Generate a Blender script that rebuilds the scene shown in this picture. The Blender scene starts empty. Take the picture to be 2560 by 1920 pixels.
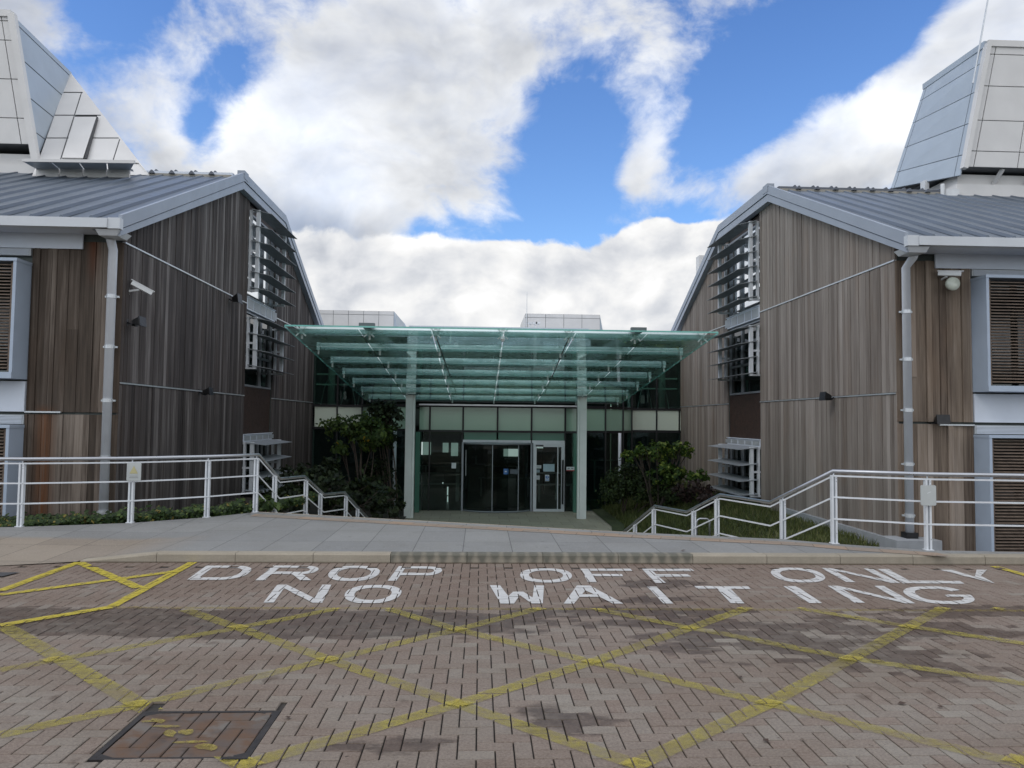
import bpy, bmesh, math, random
from mathutils import Vector, Matrix
R = math.radians
PI = math.pi
rnd = random.Random(7)
S = bpy.context.scene
COL = S.collection

# ------------------------------------------------------------------ camera
EYE = Vector((0, 0, 1.75))
FPX = 1852.0                      # focal length in pixels of the 2560 px wide photograph
yaw, pit, rol = R(2.40), R(2.78), 0.011
fw = Vector((math.sin(yaw)*math.cos(pit), math.cos(yaw)*math.cos(pit), math.sin(pit)))
r0 = Vector((math.cos(yaw), -math.sin(yaw), 0))
u0 = r0.cross(fw)
cr = r0*math.cos(rol) + u0*math.sin(rol)
cu = u0*math.cos(rol) - r0*math.sin(rol)
cam = bpy.data.cameras.new('camera'); camo = bpy.data.objects.new('camera', cam); COL.objects.link(camo)
cam.sensor_width = 36; cam.lens = 36*FPX/2560; cam.clip_start = .1; cam.clip_end = 5000
M = Matrix.Identity(4)
for i in range(3):
    M[i][0] = cr[i]; M[i][1] = cu[i]; M[i][2] = -fw[i]; M[i][3] = EYE[i]
camo.matrix_world = M
S.camera = camo
def ray(px, py): return fw + cr*((px-1280)/FPX) - cu*((py-960)/FPX)
def onz(px, py, z=0.):            # a point of the survey: where a sight line meets the level z
    d = ray(px, py); return EYE + d*((z-EYE.z)/d.z)
def ony(px, py, Y):
    d = ray(px, py); return EYE + d*(Y/d.y)
def onx(px, py, X):
    d = ray(px, py); return EYE + d*(X/d.x)

# ------------------------------------------------------------------ exposure, sun, sky
S.view_settings.view_transform = 'Standard'; S.view_settings.look = 'None'
S.view_settings.exposure = 0.0; S.view_settings.gamma = 1.0
SUN_EL, SUN_AZ = R(46), R(-118)      # azimuth from +Y towards +X: behind and left of the camera
sl = bpy.data.lights.new('sun', 'SUN'); sl.energy = 0.6; sl.angle = R(25); sl.color = (1, .95, .88)
so = bpy.data.objects.new('sun', sl); COL.objects.link(so)
sd = Vector((math.sin(SUN_AZ)*math.cos(SUN_EL), math.cos(SUN_AZ)*math.cos(SUN_EL), math.sin(SUN_EL)))
so.rotation_euler = sd.to_track_quat('Z', 'Y').to_euler()

class NT:
    def __init__(s, nt): s.nt = nt; s.nt.nodes.clear()
    def n(s, t, **k):
        x = s.nt.nodes.new(t)
        for a, b in k.items(): setattr(x, a, b)
        return x
    def l(s, a, b): s.nt.links.new(a, b)
    def put(s, sock, v):
        if isinstance(v, bpy.types.NodeSocket): s.l(v, sock)
        elif v is not None:
            try: sock.default_value = v
            except Exception: sock.default_value = tuple(v) + (1,)
    def math(s, op, a, b=None, c=None, clamp=False):
        x = s.n('ShaderNodeMath', operation=op, use_clamp=clamp)
        s.put(x.inputs[0], a)
        if b is not None: s.put(x.inputs[1], b)
        if c is not None: s.put(x.inputs[2], c)
        return x.outputs[0]
    def vm(s, op, a, b=None):
        x = s.n('ShaderNodeVectorMath', operation=op); s.put(x.inputs[0], a)
        if b is not None: s.put(x.inputs[1], b)
        return x.outputs['Value'] if op in ('LENGTH', 'DOT_PRODUCT') else x.outputs[0]
    def mix(s, f, a, b, typ='MIX'):
        x = s.n('ShaderNodeMix', data_type='RGBA', blend_type=typ)
        s.put(x.inputs[0], f); s.put(x.inputs[6], a); s.put(x.inputs[7], b)
        return x.outputs[2]
    def noise(s, vec, scale, detail=4, rough=.55, dist=0.):
        x = s.n('ShaderNodeTexNoise'); s.put(x.inputs['Vector'], vec)
        x.inputs['Scale'].default_value = scale; x.inputs['Detail'].default_value = detail
        x.inputs['Roughness'].default_value = rough; x.inputs['Distortion'].default_value = dist
        return x.outputs[0]
    def rng(s, v, a, b, c=0., d=1., smooth=False):
        x = s.n('ShaderNodeMapRange'); x.clamp = True
        if smooth: x.interpolation_type = 'SMOOTHSTEP'
        s.put(x.inputs[0], v)
        for i, q in enumerate((a, b, c, d)): x.inputs[i+1].default_value = q
        return x.outputs[0]
    def mapv(s, vec, scale=(1, 1, 1), loc=(0, 0, 0), rot=(0, 0, 0)):
        x = s.n('ShaderNodeMapping'); s.put(x.inputs[0], vec)
        x.inputs['Scale'].default_value = scale; x.inputs['Location'].default_value = loc
        x.inputs['Rotation'].default_value = rot
        return x.outputs[0]

W = bpy.data.worlds.new('World'); S.world = W; W.use_nodes = True
w = NT(W.node_tree)
out = w.n('ShaderNodeOutputWorld'); bg = w.n('ShaderNodeBackground'); w.l(bg.outputs[0], out.inputs[0])
bg.inputs[1].default_value = 0.10
sky = w.n('ShaderNodeTexSky', sky_type='NISHITA'); sky.sun_disc = False
sky.sun_elevation = SUN_EL; sky.sun_rotation = SUN_AZ; sky.air_density = 1.0; sky.dust_density = .3; sky.ozone_density = 2.5
dirv = w.vm('NORMALIZE', w.n('ShaderNodeTexCoord').outputs['Generated'])
def cloud_blob(px, py, rx, ry, amp, tilt=0., soft=1.0):
    """an elliptical patch of cloud (or of clear air, amp < 0) about a direction of the sky dome"""
    c = ray(px, py).normalized()
    rt = Vector((c.y, -c.x, 0)).normalized(); up = rt.cross(c)
    a = rt*math.cos(tilt) + up*math.sin(tilt); b = up*math.cos(tilt) - rt*math.sin(tilt)
    dd = w.vm('SUBTRACT', dirv, tuple(c))
    A = w.vm('DOT_PRODUCT', dd, tuple(a*(FPX/rx))); B = w.vm('DOT_PRODUCT', dd, tuple(b*(FPX/ry)))
    r2 = w.math('ADD', w.math('MULTIPLY', A, A), w.math('MULTIPLY', B, B))
    front = w.math('GREATER_THAN', w.vm('DOT_PRODUCT', dirv, tuple(c)), .2)
    g = w.math('MULTIPLY', w.math('EXPONENT', w.math('MULTIPLY', r2, -1.0)), front)
    return w.math('MULTIPLY', g, amp)
def ssum(lst):
    t = lst[0]
    for q in lst[1:]: t = w.math('ADD', t, q)
    return t
BLOBS = [   # the high broken layer
    (820, 320, 420, 230, 1.05, 0.), (600, 120, 420, 120, .45, .2), (1080, 110, 420, 190, .75, 0.), (540, 420, 110, 130, .42, 0.), (370, 290, 90, 110, .55, .6), (340, 380, 80, 120, .35, .3),
    (800, 530, 300, 85, .75, -.12), (1080, 430, 170, 110, .35, .4), (1330, 60, 240, 130, .42, 0.), (60, 30, 190, 90, .55, 0.), (200, 200, 110, 90, .42, 0.),
    (1660, 300, 70, 140, .95, -.45), (1590, 440, 60, 60, .5, 0.), (1740, 110, 150, 70, .42, .3), (1560, 160, 200, 50, .3, .3),
    (2060, 380, 300, 95, 1.05, .33), (2330, 250, 330, 140, 1.1, .6), (2560, 40, 190, 170, 1.0, .5), (1850, 460, 160, 70, .55, .1),
    (1290, 545, 90, 34, .55, 0.), (1560, 555, 60, 26, .42, 0.), (420, 640, 420, 140, .8, 0.),
    (280, 180, 85, 160, -1.15, .5), (380, 60, 150, 90, -1.1, -.3), (570, 190, 100, 75, -1.5, .5), (500, 300, 50, 80, -1.0, 0.), (640, 140, 70, 50, -.35, 0.), (505, 330, 35, 55, -.7, 0.),
    (1430, 340, 95, 220, -1.35, -.35), (1490, 450, 70, 90, -.6, 0.), (1450, 590, 300, 50, -.8, 0.), (1800, 400, 60, 110, -.8, -.2), (1330, 210, 60, 70, -.45, .3), (1120, 570, 170, 32, -.65, .1), (2040, 150, 290, 95, -1.2, .45), (1180, 20, 90, 60, -.5, 0.), (760, 30, 70, 50, -.5, .3),
    (1850, 250, 120, 130, -1.1, 0.), (2200, 40, 170, 110, -.7, .6), (1700, 540, 120, 50, -.6, 0.), (130, 150, 60, 50, -.4, 0.), (2200, 490, 140, 26, -.6, 0.), (1000, 640, 400, 40, -.5, 0.), (1820, 620, 300, 60, -.6, 0.),
]
cov = ssum([cloud_blob(*b) for b in BLOBS])
warp = w.n('ShaderNodeTexNoise'); w.l(dirv, warp.inputs['Vector']); warp.inputs['Scale'].default_value = 4.2; warp.inputs['Detail'].default_value = 4
wv_ = w.vm('MULTIPLY', w.vm('SUBTRACT', warp.outputs['Color'], (.5, .5, .5)), (.11, .11, .09))
dw = w.vm('ADD', dirv, wv_)
dst = w.vm('MULTIPLY', dw, (1., 1., 1.5))
n1 = w.noise(dst, 7.5, 9, .56, .1)
n2 = w.noise(w.vm('ADD', dst, (.31, .2, .7)), 15.0, 6, .6, .1)
s1f = w.noise(w.vm('ADD', dst, (3., .2, .5)), 6.0, 6, .6)
n3 = w.noise(w.vm('ADD', dst, (.7, .2, .1)), 42.0, 5, .6)
wide = w.rng(w.noise(dirv, 1.6, 4, .5), .30, .55, .45, 1.1)            # broken cloud over the rest of the dome
behind = w.rng(w.vm('DOT_PRODUCT', dirv, (0, 1, 0)), .45, .75, 1., 0.)
field = ssum([cov, w.math('MULTIPLY', wide, behind),
              w.math('MULTIPLY', w.math('SUBTRACT', n1, .5), 3.2), w.math('MULTIPLY', w.math('SUBTRACT', n2, .5), 1.5), w.math('MULTIPLY', w.math('SUBTRACT', n3, .5), .7)])
dens = w.math('MULTIPLY', w.rng(field, -.20, .95, 0, 1, True), w.rng(s1f, .36, .60, .78, 1.))
s1 = w.noise(dst, 4.0, 5, .5); s1u = w.noise(w.vm('ADD', dst, (.02, 0., .05)), 4.0, 5, .5)
s2 = w.noise(dst, 11.0, 4, .5); s2u = w.noise(w.vm('ADD', dst, (.008, 0., .018)), 11.0, 4, .5)
dif = w.math('ADD', w.math('MULTIPLY', w.math('SUBTRACT', s1, s1u), 1.1), w.math('MULTIPLY', w.math('SUBTRACT', s2, s2u), .5))
GREY = [(790, 575, 240, 50, .34, -.10), (1060, 500, 170, 70, .20, .4), (1150, 130, 320, 120, .12, .3), (60, 80, 200, 120, .14, 0.), (220, 200, 150, 120, .10, 0.),
        (2060, 490, 330, 55, .26, .2), (1960, 440, 200, 60, .10, .3), (640, 120, 300, 90, .12, 0.)]
gr = ssum([cloud_blob(*b) for b in GREY])
BRI = [(700, 330, 260, 120, .18, 0.), (900, 260, 240, 110, .10, 0.), (2250, 320, 330, 110, .14, .4), (2050, 330, 200, 50, .08, .4), (1650, 300, 100, 160, .10, 0.)]
br = ssum([cloud_blob(*b) for b in BRI])
thick = w.rng(field, .3, 1.5, .06, -.06)
lum = ssum([w.math('ADD', .93, w.math('MULTIPLY', dif, 1.0)), w.math('MULTIPLY', gr, -1.), br, thick])
lum = w.math('MAXIMUM', w.math('MINIMUM', lum, 1.25), .22)
lum = w.math('MULTIPLY', lum, w.math('ADD', 1., w.math('MULTIPLY', behind, .6)))   # unseen clouds behind the camera, brightened to add light on ground and walls
ccol = w.mix(w.rng(lum, .3, .85), (.88, .94, 1.07), (.965, .99, 1.03))
sc_ = w.n('ShaderNodeVectorMath', operation='SCALE'); w.l(ccol, sc_.inputs[0]); w.l(w.math('MULTIPLY', lum, 9.4), sc_.inputs['Scale'])
# the bright cumulus bank low over the roofs
CUM = [(900, 800, 260, 150, 1.25, 0.), (900, 660, 140, 70, .75, 0.), (1100, 680, 120, 60, .55, 0.), (1270, 650, 110, 62, .75, 0.), (1300, 800, 420, 130, 1.2, 0.),
       (1470, 700, 130, 60, .6, 0.), (1640, 640, 130, 75, .9, .1), (1780, 640, 140, 90, .9, .3), (1700, 800, 400, 150, 1.2, 0.), (700, 800, 260, 100, .8, 0.), (2200, 800, 500, 200, 1., 0.), (300, 800, 500, 200, 1., 0.)]
cb = ssum([cloud_blob(*b) for b in CUM])
c1 = w.noise(w.vm('ADD', dst, (2., .3, .1)), 11., 7, .56, .2); c2 = w.noise(w.vm('ADD', dst, (1., .6, .4)), 34., 5, .55)
vor = w.n('ShaderNodeTexVoronoi'); vor.feature = 'SMOOTH_F1'; w.l(w.vm('ADD', dst, w.vm('MULTIPLY', wv_, (1., 1., 1.))), vor.inputs['Vector']); vor.inputs['Scale'].default_value = 15.; vor.inputs['Smoothness'].default_value = .5
cf = ssum([cb, w.math('MULTIPLY', w.math('SUBTRACT', c1, .5), 1.3), w.math('MULTIPLY', w.math('SUBTRACT', c2, .5), .35), w.math('MULTIPLY', vor.outputs[0], -.45)])
cd = w.rng(cf, .30, .52, 0, 1, True)
c1u = w.noise(w.vm('ADD', dst, (1.98, .3, .125)), 11., 5, .52); cl0 = w.noise(w.vm('ADD', dst, (2., .3, .1)), 11., 5, .52)
big = w.noise(w.vm('ADD', dst, (5., .3, .1)), 5.5, 3, .5)
rim = w.rng(cf, .42, 1.1, .10, 0.)
clum = ssum([w.math('ADD', .90, w.math('MULTIPLY', w.math('SUBTRACT', cl0, c1u), .85)), rim, w.math('MULTIPLY', w.math('SUBTRACT', big, .5), .75), cloud_blob(1640, 680, 260, 110, .12), w.math('MULTIPLY', vor.outputs[0], -.12)])
clum = w.math('MAXIMUM', w.math('MINIMUM', clum, 1.12), .55)
cc_ = w.mix(w.rng(clum, .6, .95), (.90, .95, 1.05), (1., 1., 1.))
sc2 = w.n('ShaderNodeVectorMath', operation='SCALE'); w.l(cc_, sc2.inputs[0]); w.l(w.math('MULTIPLY', clum, 9.8), sc2.inputs['Scale'])
skyc = w.vm('MULTIPLY', sky.outputs[0], (1.10, 1.44, 1.90))
sep = w.n('ShaderNodeSeparateXYZ'); w.l(dirv, sep.inputs[0])
zen = w.rng(sep.outputs[2], .0, .5)
skyc = w.mix(1., skyc, w.mix(zen, (1.35, 1.22, 1.05, 1), (.95, .98, 1.02, 1)), 'MULTIPLY')
final = w.mix(dens, skyc, sc_.outputs[0])
final = w.mix(cd, final, sc2.outputs[0])
final = w.mix(w.rng(sep.outputs[2], -.03, .0, 1, 0), final, (1.3, 1.3, 1.2, 1))
w.l(final, bg.inputs[0])

# ------------------------------------------------------------------ object helpers
def tag(o, label=None, cat=None, group=None, kind=None):
    if label: o['label'] = label
    if cat: o['category'] = cat
    if group: o['group'] = group
    if kind: o['kind'] = kind
    return o
def empty(name, loc, label=None, cat=None, group=None):
    o = bpy.data.objects.new(name, None); COL.objects.link(o); o.location = loc; o.empty_display_size = .2
    return tag(o, label, cat, group)
def copy_tree(o, parent=None):
    c = o.copy(); COL.objects.link(c)
    if parent is not None: c.parent = parent
    for k in [x for x in bpy.data.objects if x.parent == o]: copy_tree(k, c)
    return c
class MB:
    def __init__(s): s.v = []; s.f = []; s.t = []; s.m = []
    def face(s, pts, tint=0., mi=0):
        b = len(s.v); s.v += [tuple(p) for p in pts]; s.f.append(tuple(range(b, b+len(pts)))); s.t.append(tint); s.m.append(mi)
    def hexa(s, p, tint=0., mi=0):      # p: 8 corners, bottom 0-3 and top 4-7, same turn
        b = len(s.v); s.v += [tuple(q) for q in p]
        for f in ((3, 2, 1, 0), (4, 5, 6, 7), (0, 1, 5, 4), (1, 2, 6, 5), (2, 3, 7, 6), (3, 0, 4, 7)):
            s.f.append(tuple(b+i for i in f)); s.t.append(tint); s.m.append(mi)
    def box(s, x0, x1, y0, y1, z0, z1, tint=0., mi=0):
        x0, x1 = min(x0, x1), max(x0, x1); y0, y1 = min(y0, y1), max(y0, y1); z0, z1 = min(z0, z1), max(z0, z1)
        s.hexa([(x0, y0, z0), (x1, y0, z0), (x1, y1, z0), (x0, y1, z0), (x0, y0, z1), (x1, y0, z1), (x1, y1, z1), (x0, y1, z1)], tint, mi)
    def bar(s, a, b, wd, ht, up=Vector((0, 0, 1)), tint=0., mi=0):
        a = Vector(a); b = Vector(b); d = (b-a).normalized(); sd_ = d.cross(up)
        if sd_.length < 1e-4: sd_ = d.cross(Vector((0, 1, 0)))
        sd_.normalize(); uu = sd_.cross(d).normalized(); p = sd_*wd/2; q = uu*ht/2
        s.hexa([a-p-q, a+p-q, b+p-q, b-p-q, a-p+q, a+p+q, b+p+q, b-p+q], tint, mi)
    def tube(s, pts, r, n=10, tint=0., mi=0, cap=True):
        pts = [Vector(p) for p in pts]; rings = []; prev = None
        for i, p in enumerate(pts):
            d = (pts[min(i+1, len(pts)-1)] - pts[max(i-1, 0)]).normalized()
            a = d.cross(Vector((0, 0, 1))) if prev is None else prev - d*prev.dot(d)
            if a.length < 1e-3: a = d.cross(Vector((1, 0, 0)))
            a.normalize(); prev = a; c = d.cross(a); rr = r[i] if isinstance(r, (list, tuple)) else r
            b = len(s.v)
            s.v += [tuple(p + (a*math.cos(2*PI*k/n) + c*math.sin(2*PI*k/n))*rr) for k in range(n)]
            rings.append(b)
        for i in range(len(rings)-1):
            for k in range(n):
                s.f.append((rings[i]+k, rings[i]+(k+1) % n, rings[i+1]+(k+1) % n, rings[i+1]+k)); s.t.append(tint); s.m.append(mi)
        if cap:
            s.f.append(tuple(rings[0]+k for k in range(n))[::-1]); s.t.append(tint); s.m.append(mi)
            s.f.append(tuple(rings[-1]+k for k in range(n))); s.t.append(tint); s.m.append(mi)
    def build(s, name, mat, parent=None, smooth=False, loc=None):
        me = bpy.data.meshes.new(name)
        off = Vector((0, 0, 0))
        if parent is not None:
            q = parent
            while q is not None: off += Vector(q.location); q = q.parent
        if loc is not None: off = Vector(loc) if parent is None else off
        me.from_pydata([tuple(Vector(p)-off) for p in s.v], [], s.f)
        mats = mat if isinstance(mat, (list, tuple)) else [mat]
        for m_ in mats: me.materials.append(m_)
        me.polygons.foreach_set('material_index', s.m)
        at = me.attributes.new('tint', 'FLOAT', 'FACE'); at.data.foreach_set('value', s.t)
        if smooth: me.polygons.foreach_set('use_smooth', [True]*len(s.f))
        me.update()
        o = bpy.data.objects.new(name, me); COL.objects.link(o)
        if parent is not None: o.parent = parent
        elif loc is not None: o.location = loc
        return o

# ------------------------------------------------------------------ materials
MATS = {}
def material(name):
    m = bpy.data.materials.new(name); m.use_nodes = True; MATS[name] = m
    n = NT(m.node_tree); o = n.n('ShaderNodeOutputMaterial'); b = n.n('ShaderNodeBsdfPrincipled'); n.l(b.outputs[0], o.inputs[0])
    n.b = b; n.o = o
    n.obj = n.n('ShaderNodeTexCoord').outputs['Object']
    g = n.n('ShaderNodeNewGeometry'); n.pos = g.outputs['Position']
    return m, n
def plain(name, col, rough=.5, metal=0., var=.12, scale=3., bump=0., bscale=40.):
    m, n = material(name)
    f = n.noise(n.pos, scale, 5, .6)
    c1 = tuple(c*(1-var) for c in col)+(1,); c2 = tuple(min(1, c*(1+var)) for c in col)+(1,)
    n.put(n.b.inputs['Base Color'], n.mix(n.rng(f, .3, .7), c1, c2))
    n.put(n.b.inputs['Roughness'], n.rng(n.noise(n.pos, scale*4, 3), .3, .7, max(.02, rough-.08), min(1, rough+.08)))
    n.b.inputs['Metallic'].default_value = metal
    if bump:
        b = n.n('ShaderNodeBump'); b.inputs['Strength'].default_value = bump; b.inputs['Distance'].default_value = .01
        n.l(n.noise(n.pos, bscale, 4), b.inputs['Height']); n.l(b.outputs[0], n.b.inputs['Normal'])
    return m
def tintnode(n):
    a = n.n('ShaderNodeAttribute'); a.attribute_name = 'tint'; return a.outputs['Fac']
def timber(name, dark, mid, light, axis, rust=0.):
    """weathered vertical boards: every board carries its own tint, with long vertical streaks"""
    m, n = material(name); t = tintnode(n)
    st = n.noise(n.mapv(n.pos, (28, 28, .9)), 1.0, 5, .65)
    st2 = n.noise(n.mapv(n.pos, (3.2, 3.2, .35)), 1.0, 4, .6)
    v = n.math('ADD', n.math('MULTIPLY', t, .55), n.math('ADD', n.math('MULTIPLY', n.rng(st, .25, .75), .45), n.math('MULTIPLY', n.math('SUBTRACT', st2, .5), .7)))
    r = n.n('ShaderNodeValToRGB'); n.l(v, r.inputs[0]); e = r.color_ramp.elements
    e[0].position = .12; e[0].color = dark+(1,); e[1].position = .95; e[1].color = light+(1,)
    x = e.new(.5); x.color = mid+(1,)
    c = r.outputs[0]
    # brown unbleached patches
    pt = n.rng(n.noise(n.mapv(n.pos, (1.6, 1.6, .45), (3, 1, 2)), 1.0, 4, .6), .52, .72)
    c = n.mix(n.math('MULTIPLY', pt, .28), c, (mid[0]*1.05, mid[1]*.80, mid[2]*.60, 1))
    if rust:
        sx = n.n('ShaderNodeSeparateXYZ'); n.l(n.pos, sx.inputs[0])
        a = n.math('SUBTRACT', 1., n.math('ABSOLUTE', n.math('DIVIDE', n.math('SUBTRACT', sx.outputs[0], -7.31), .22)), clamp=True)
        bz = n.rng(sx.outputs[2], 1.95, 1.78)
        a = n.math('MULTIPLY', n.math('MULTIPLY', a, bz), n.rng(st, .25, .6))
        c = n.mix(n.math('MULTIPLY', a, 1.0, clamp=True), c, (.13, .052, .020, 1))
        a2 = n.math('SUBTRACT', 1., n.math('ABSOLUTE', n.math('DIVIDE', n.math('SUBTRACT', sx.outputs[0], -6.62), .14)), clamp=True)
        a2 = n.math('MULTIPLY', a2, n.rng(sx.outputs[2], 3.9, 4.8))
        c = n.mix(n.math('MULTIPLY', a2, .8), c, (.14, .045, .018, 1))
    n.put(n.b.inputs['Base Color'], c); n.b.inputs['Roughness'].default_value = .8
    n.b.inputs['Specular IOR Level'].default_value = .2
    b = n.n('ShaderNodeBump'); b.inputs['Strength'].default_value = .35; b.inputs['Distance'].default_value = .004
    n.l(st, b.inputs['Height']); n.l(b.outputs[0], n.b.inputs['Normal'])
    return m
T_L = timber('timber_dark', (.026, .022, .021), (.068, .059, .055), (.215, .198, .188), 'y')
T_LF = timber('timber_dark_front', (.032, .025, .019), (.085, .066, .052), (.24, .20, .165), 'x', rust=1.)
T_R = timber('timber_silver', (.125, .104, .088), (.218, .190, .165), (.335, .30, .268), 'y')
T_RF = timber('timber_silver_front', (.085, .063, .048), (.20, .157, .12), (.36, .30, .25), 'x')
PANELWOOD = plain('dark_wood_panel', (.035, .018, .012), .6, var=.4, scale=6)
SLAT = plain('timber_slats', (.13, .095, .07), .7, var=.3, scale=8)
ROOF = plain('roof_zinc', (.108, .130, .160), .42, .25, .10, 1.2)
TRIM = plain('trim_bluegrey', (.275, .305, .35), .45, .1, .07, 1.5)
TRIMD = plain('trim_groove', (.09, .10, .12), .5)
BOXM = plain('window_surround', (.34, .40, .48), .5, .1, .07, 2)
WHITEP = plain('white_panel', (.56, .60, .66), .5, 0, .05, 2)
GUTTER = plain('gutter_grey', (.51, .53, .55), .45, .1, .06, 2)
PIPE = plain('pipe_grey', (.52, .54, .57), .4, .1, .06, 3)
STEEL = plain('galvanised_steel', (.52, .54, .55), .38, .55, .08, 6)
STAIN = plain('stainless_rail', (.42, .43, .45), .34, .9, .05, 2)
PAINTW = plain('painted_white_steel', (.60, .62, .64), .4, .05, .06, 5)
LOUV = plain('louvre_grey', (.27, .29, .31), .5, .2, .10, 4)
LOUVB = plain('louvre_blade', (.15, .16, .165), .55, .2, .15, 4)
GRILLE = plain('grille', (.34, .36, .37), .5, .2)
CLOS = plain('closure_strip', (.30, .28, .24), .8)
DARK = plain('black_metal', (.012, .012, .013), .45, .2, .3, 10)
GASK = plain('dark_gasket', (.10, .105, .11), .7)
COWL = plain('cowl_panel', (.60, .585, .565), .5, .05, .06, 1.5)
COWLB = plain('cowl_panel_blue', (.36, .41, .46), .42, .1, .06, 1.5)
CONC = plain('concrete', (.27, .28, .29), .85, 0, .12, 4, .4, 60)
COLM = plain('column_paint', (.74, .76, .73), .4, 0, .05, 3)
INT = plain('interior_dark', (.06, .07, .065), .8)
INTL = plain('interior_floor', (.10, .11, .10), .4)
PAPER = plain('paper', (.62, .66, .66), .7)
CAMW = plain('camera_white', (.62, .63, .63), .4)
SOIL = plain('soil', (.035, .028, .02), .95, 0, .4, 5, .8, 30)
BARK = plain('bark', (.06, .045, .035), .9, 0, .3, 12)

def glass_dark(name, col, rough=.03, spec=.6):
    m, n = material(name)
    n.put(n.b.inputs['Base Color'], col+(1,)); n.b.inputs['Roughness'].default_value = rough
    n.b.inputs['Specular IOR Level'].default_value = spec; n.b.inputs['IOR'].default_value = 1.6
    b = n.n('ShaderNodeBump'); b.inputs['Strength'].default_value = .05; b.inputs['Distance'].default_value = .02
    n.l(n.noise(n.pos, 1.3, 2), b.inputs['Height']); n.l(b.outputs[0], n.b.inputs['Normal'])
    return m
GL_D = glass_dark('window_glass', (.012, .018, .018))
GL_M = plain('coated_glass', (.80, .85, .90), .04, .9, .05, 1)
SPAND = glass_dark('spandrel_green', (.28, .42, .32), .12, .5)
SPANDP = glass_dark('spandrel_pale', (.62, .68, .56), .2, .4)
FINGR = glass_dark('green_glass_fin', (.09, .21, .155), .1, .5)
def glass_thin(name, tint, film, refl_ior=1.5, filmfac=.1, rough=.02):
    m = bpy.data.materials.new(name); m.use_nodes = True; MATS[name] = m
    n = NT(m.node_tree); o = n.n('ShaderNodeOutputMaterial')
    tr = n.n('ShaderNodeBsdfTransparent'); tr.inputs[0].default_value = tint+(1,)
    df = n.n('ShaderNodeBsdfDiffuse'); df.inputs[0].default_value = film+(1,)
    gl = n.n('ShaderNodeBsdfGlossy'); gl.inputs['Roughness'].default_value = rough; gl.inputs[0].default_value = (.9, 1, .98, 1)
    fr = n.n('ShaderNodeFresnel'); gg = n.n('ShaderNodeNewGeometry'); n.l(n.rng(gg.outputs['Backfacing'], 0, 1, refl_ior, 1/refl_ior), fr.inputs[0])
    m1 = n.n('ShaderNodeMixShader'); m2 = n.n('ShaderNodeMixShader')
    g = n.n('ShaderNodeNewGeometry')
    ff = n.rng(n.noise(g.outputs['Position'], 2.2, 5, .6), .3, .7, filmfac*.6, filmfac*1.4)
    n.l(ff, m1.inputs[0]); n.l(tr.outputs[0], m1.inputs[1]); n.l(df.outputs[0], m1.inputs[2])
    n.l(fr.outputs[0], m2.inputs[0]); n.l(m1.outputs[0], m2.inputs[1]); n.l(gl.outputs[0], m2.inputs[2])
    n.l(m2.outputs[0], o.inputs[0])
    return m
GL_CAN = glass_thin('canopy_glass', (.62, .87, .85), (.38, .72, .71), 1.35, .5)
GL_ENT = glass_thin('entrance_glass', (.52, .68, .62), (.03, .05, .05), 1.45, .08)
GL_DOOR = glass_thin('door_glass', (.52, .60, .57), (.05, .05, .045), 1.5, .12)

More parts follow.
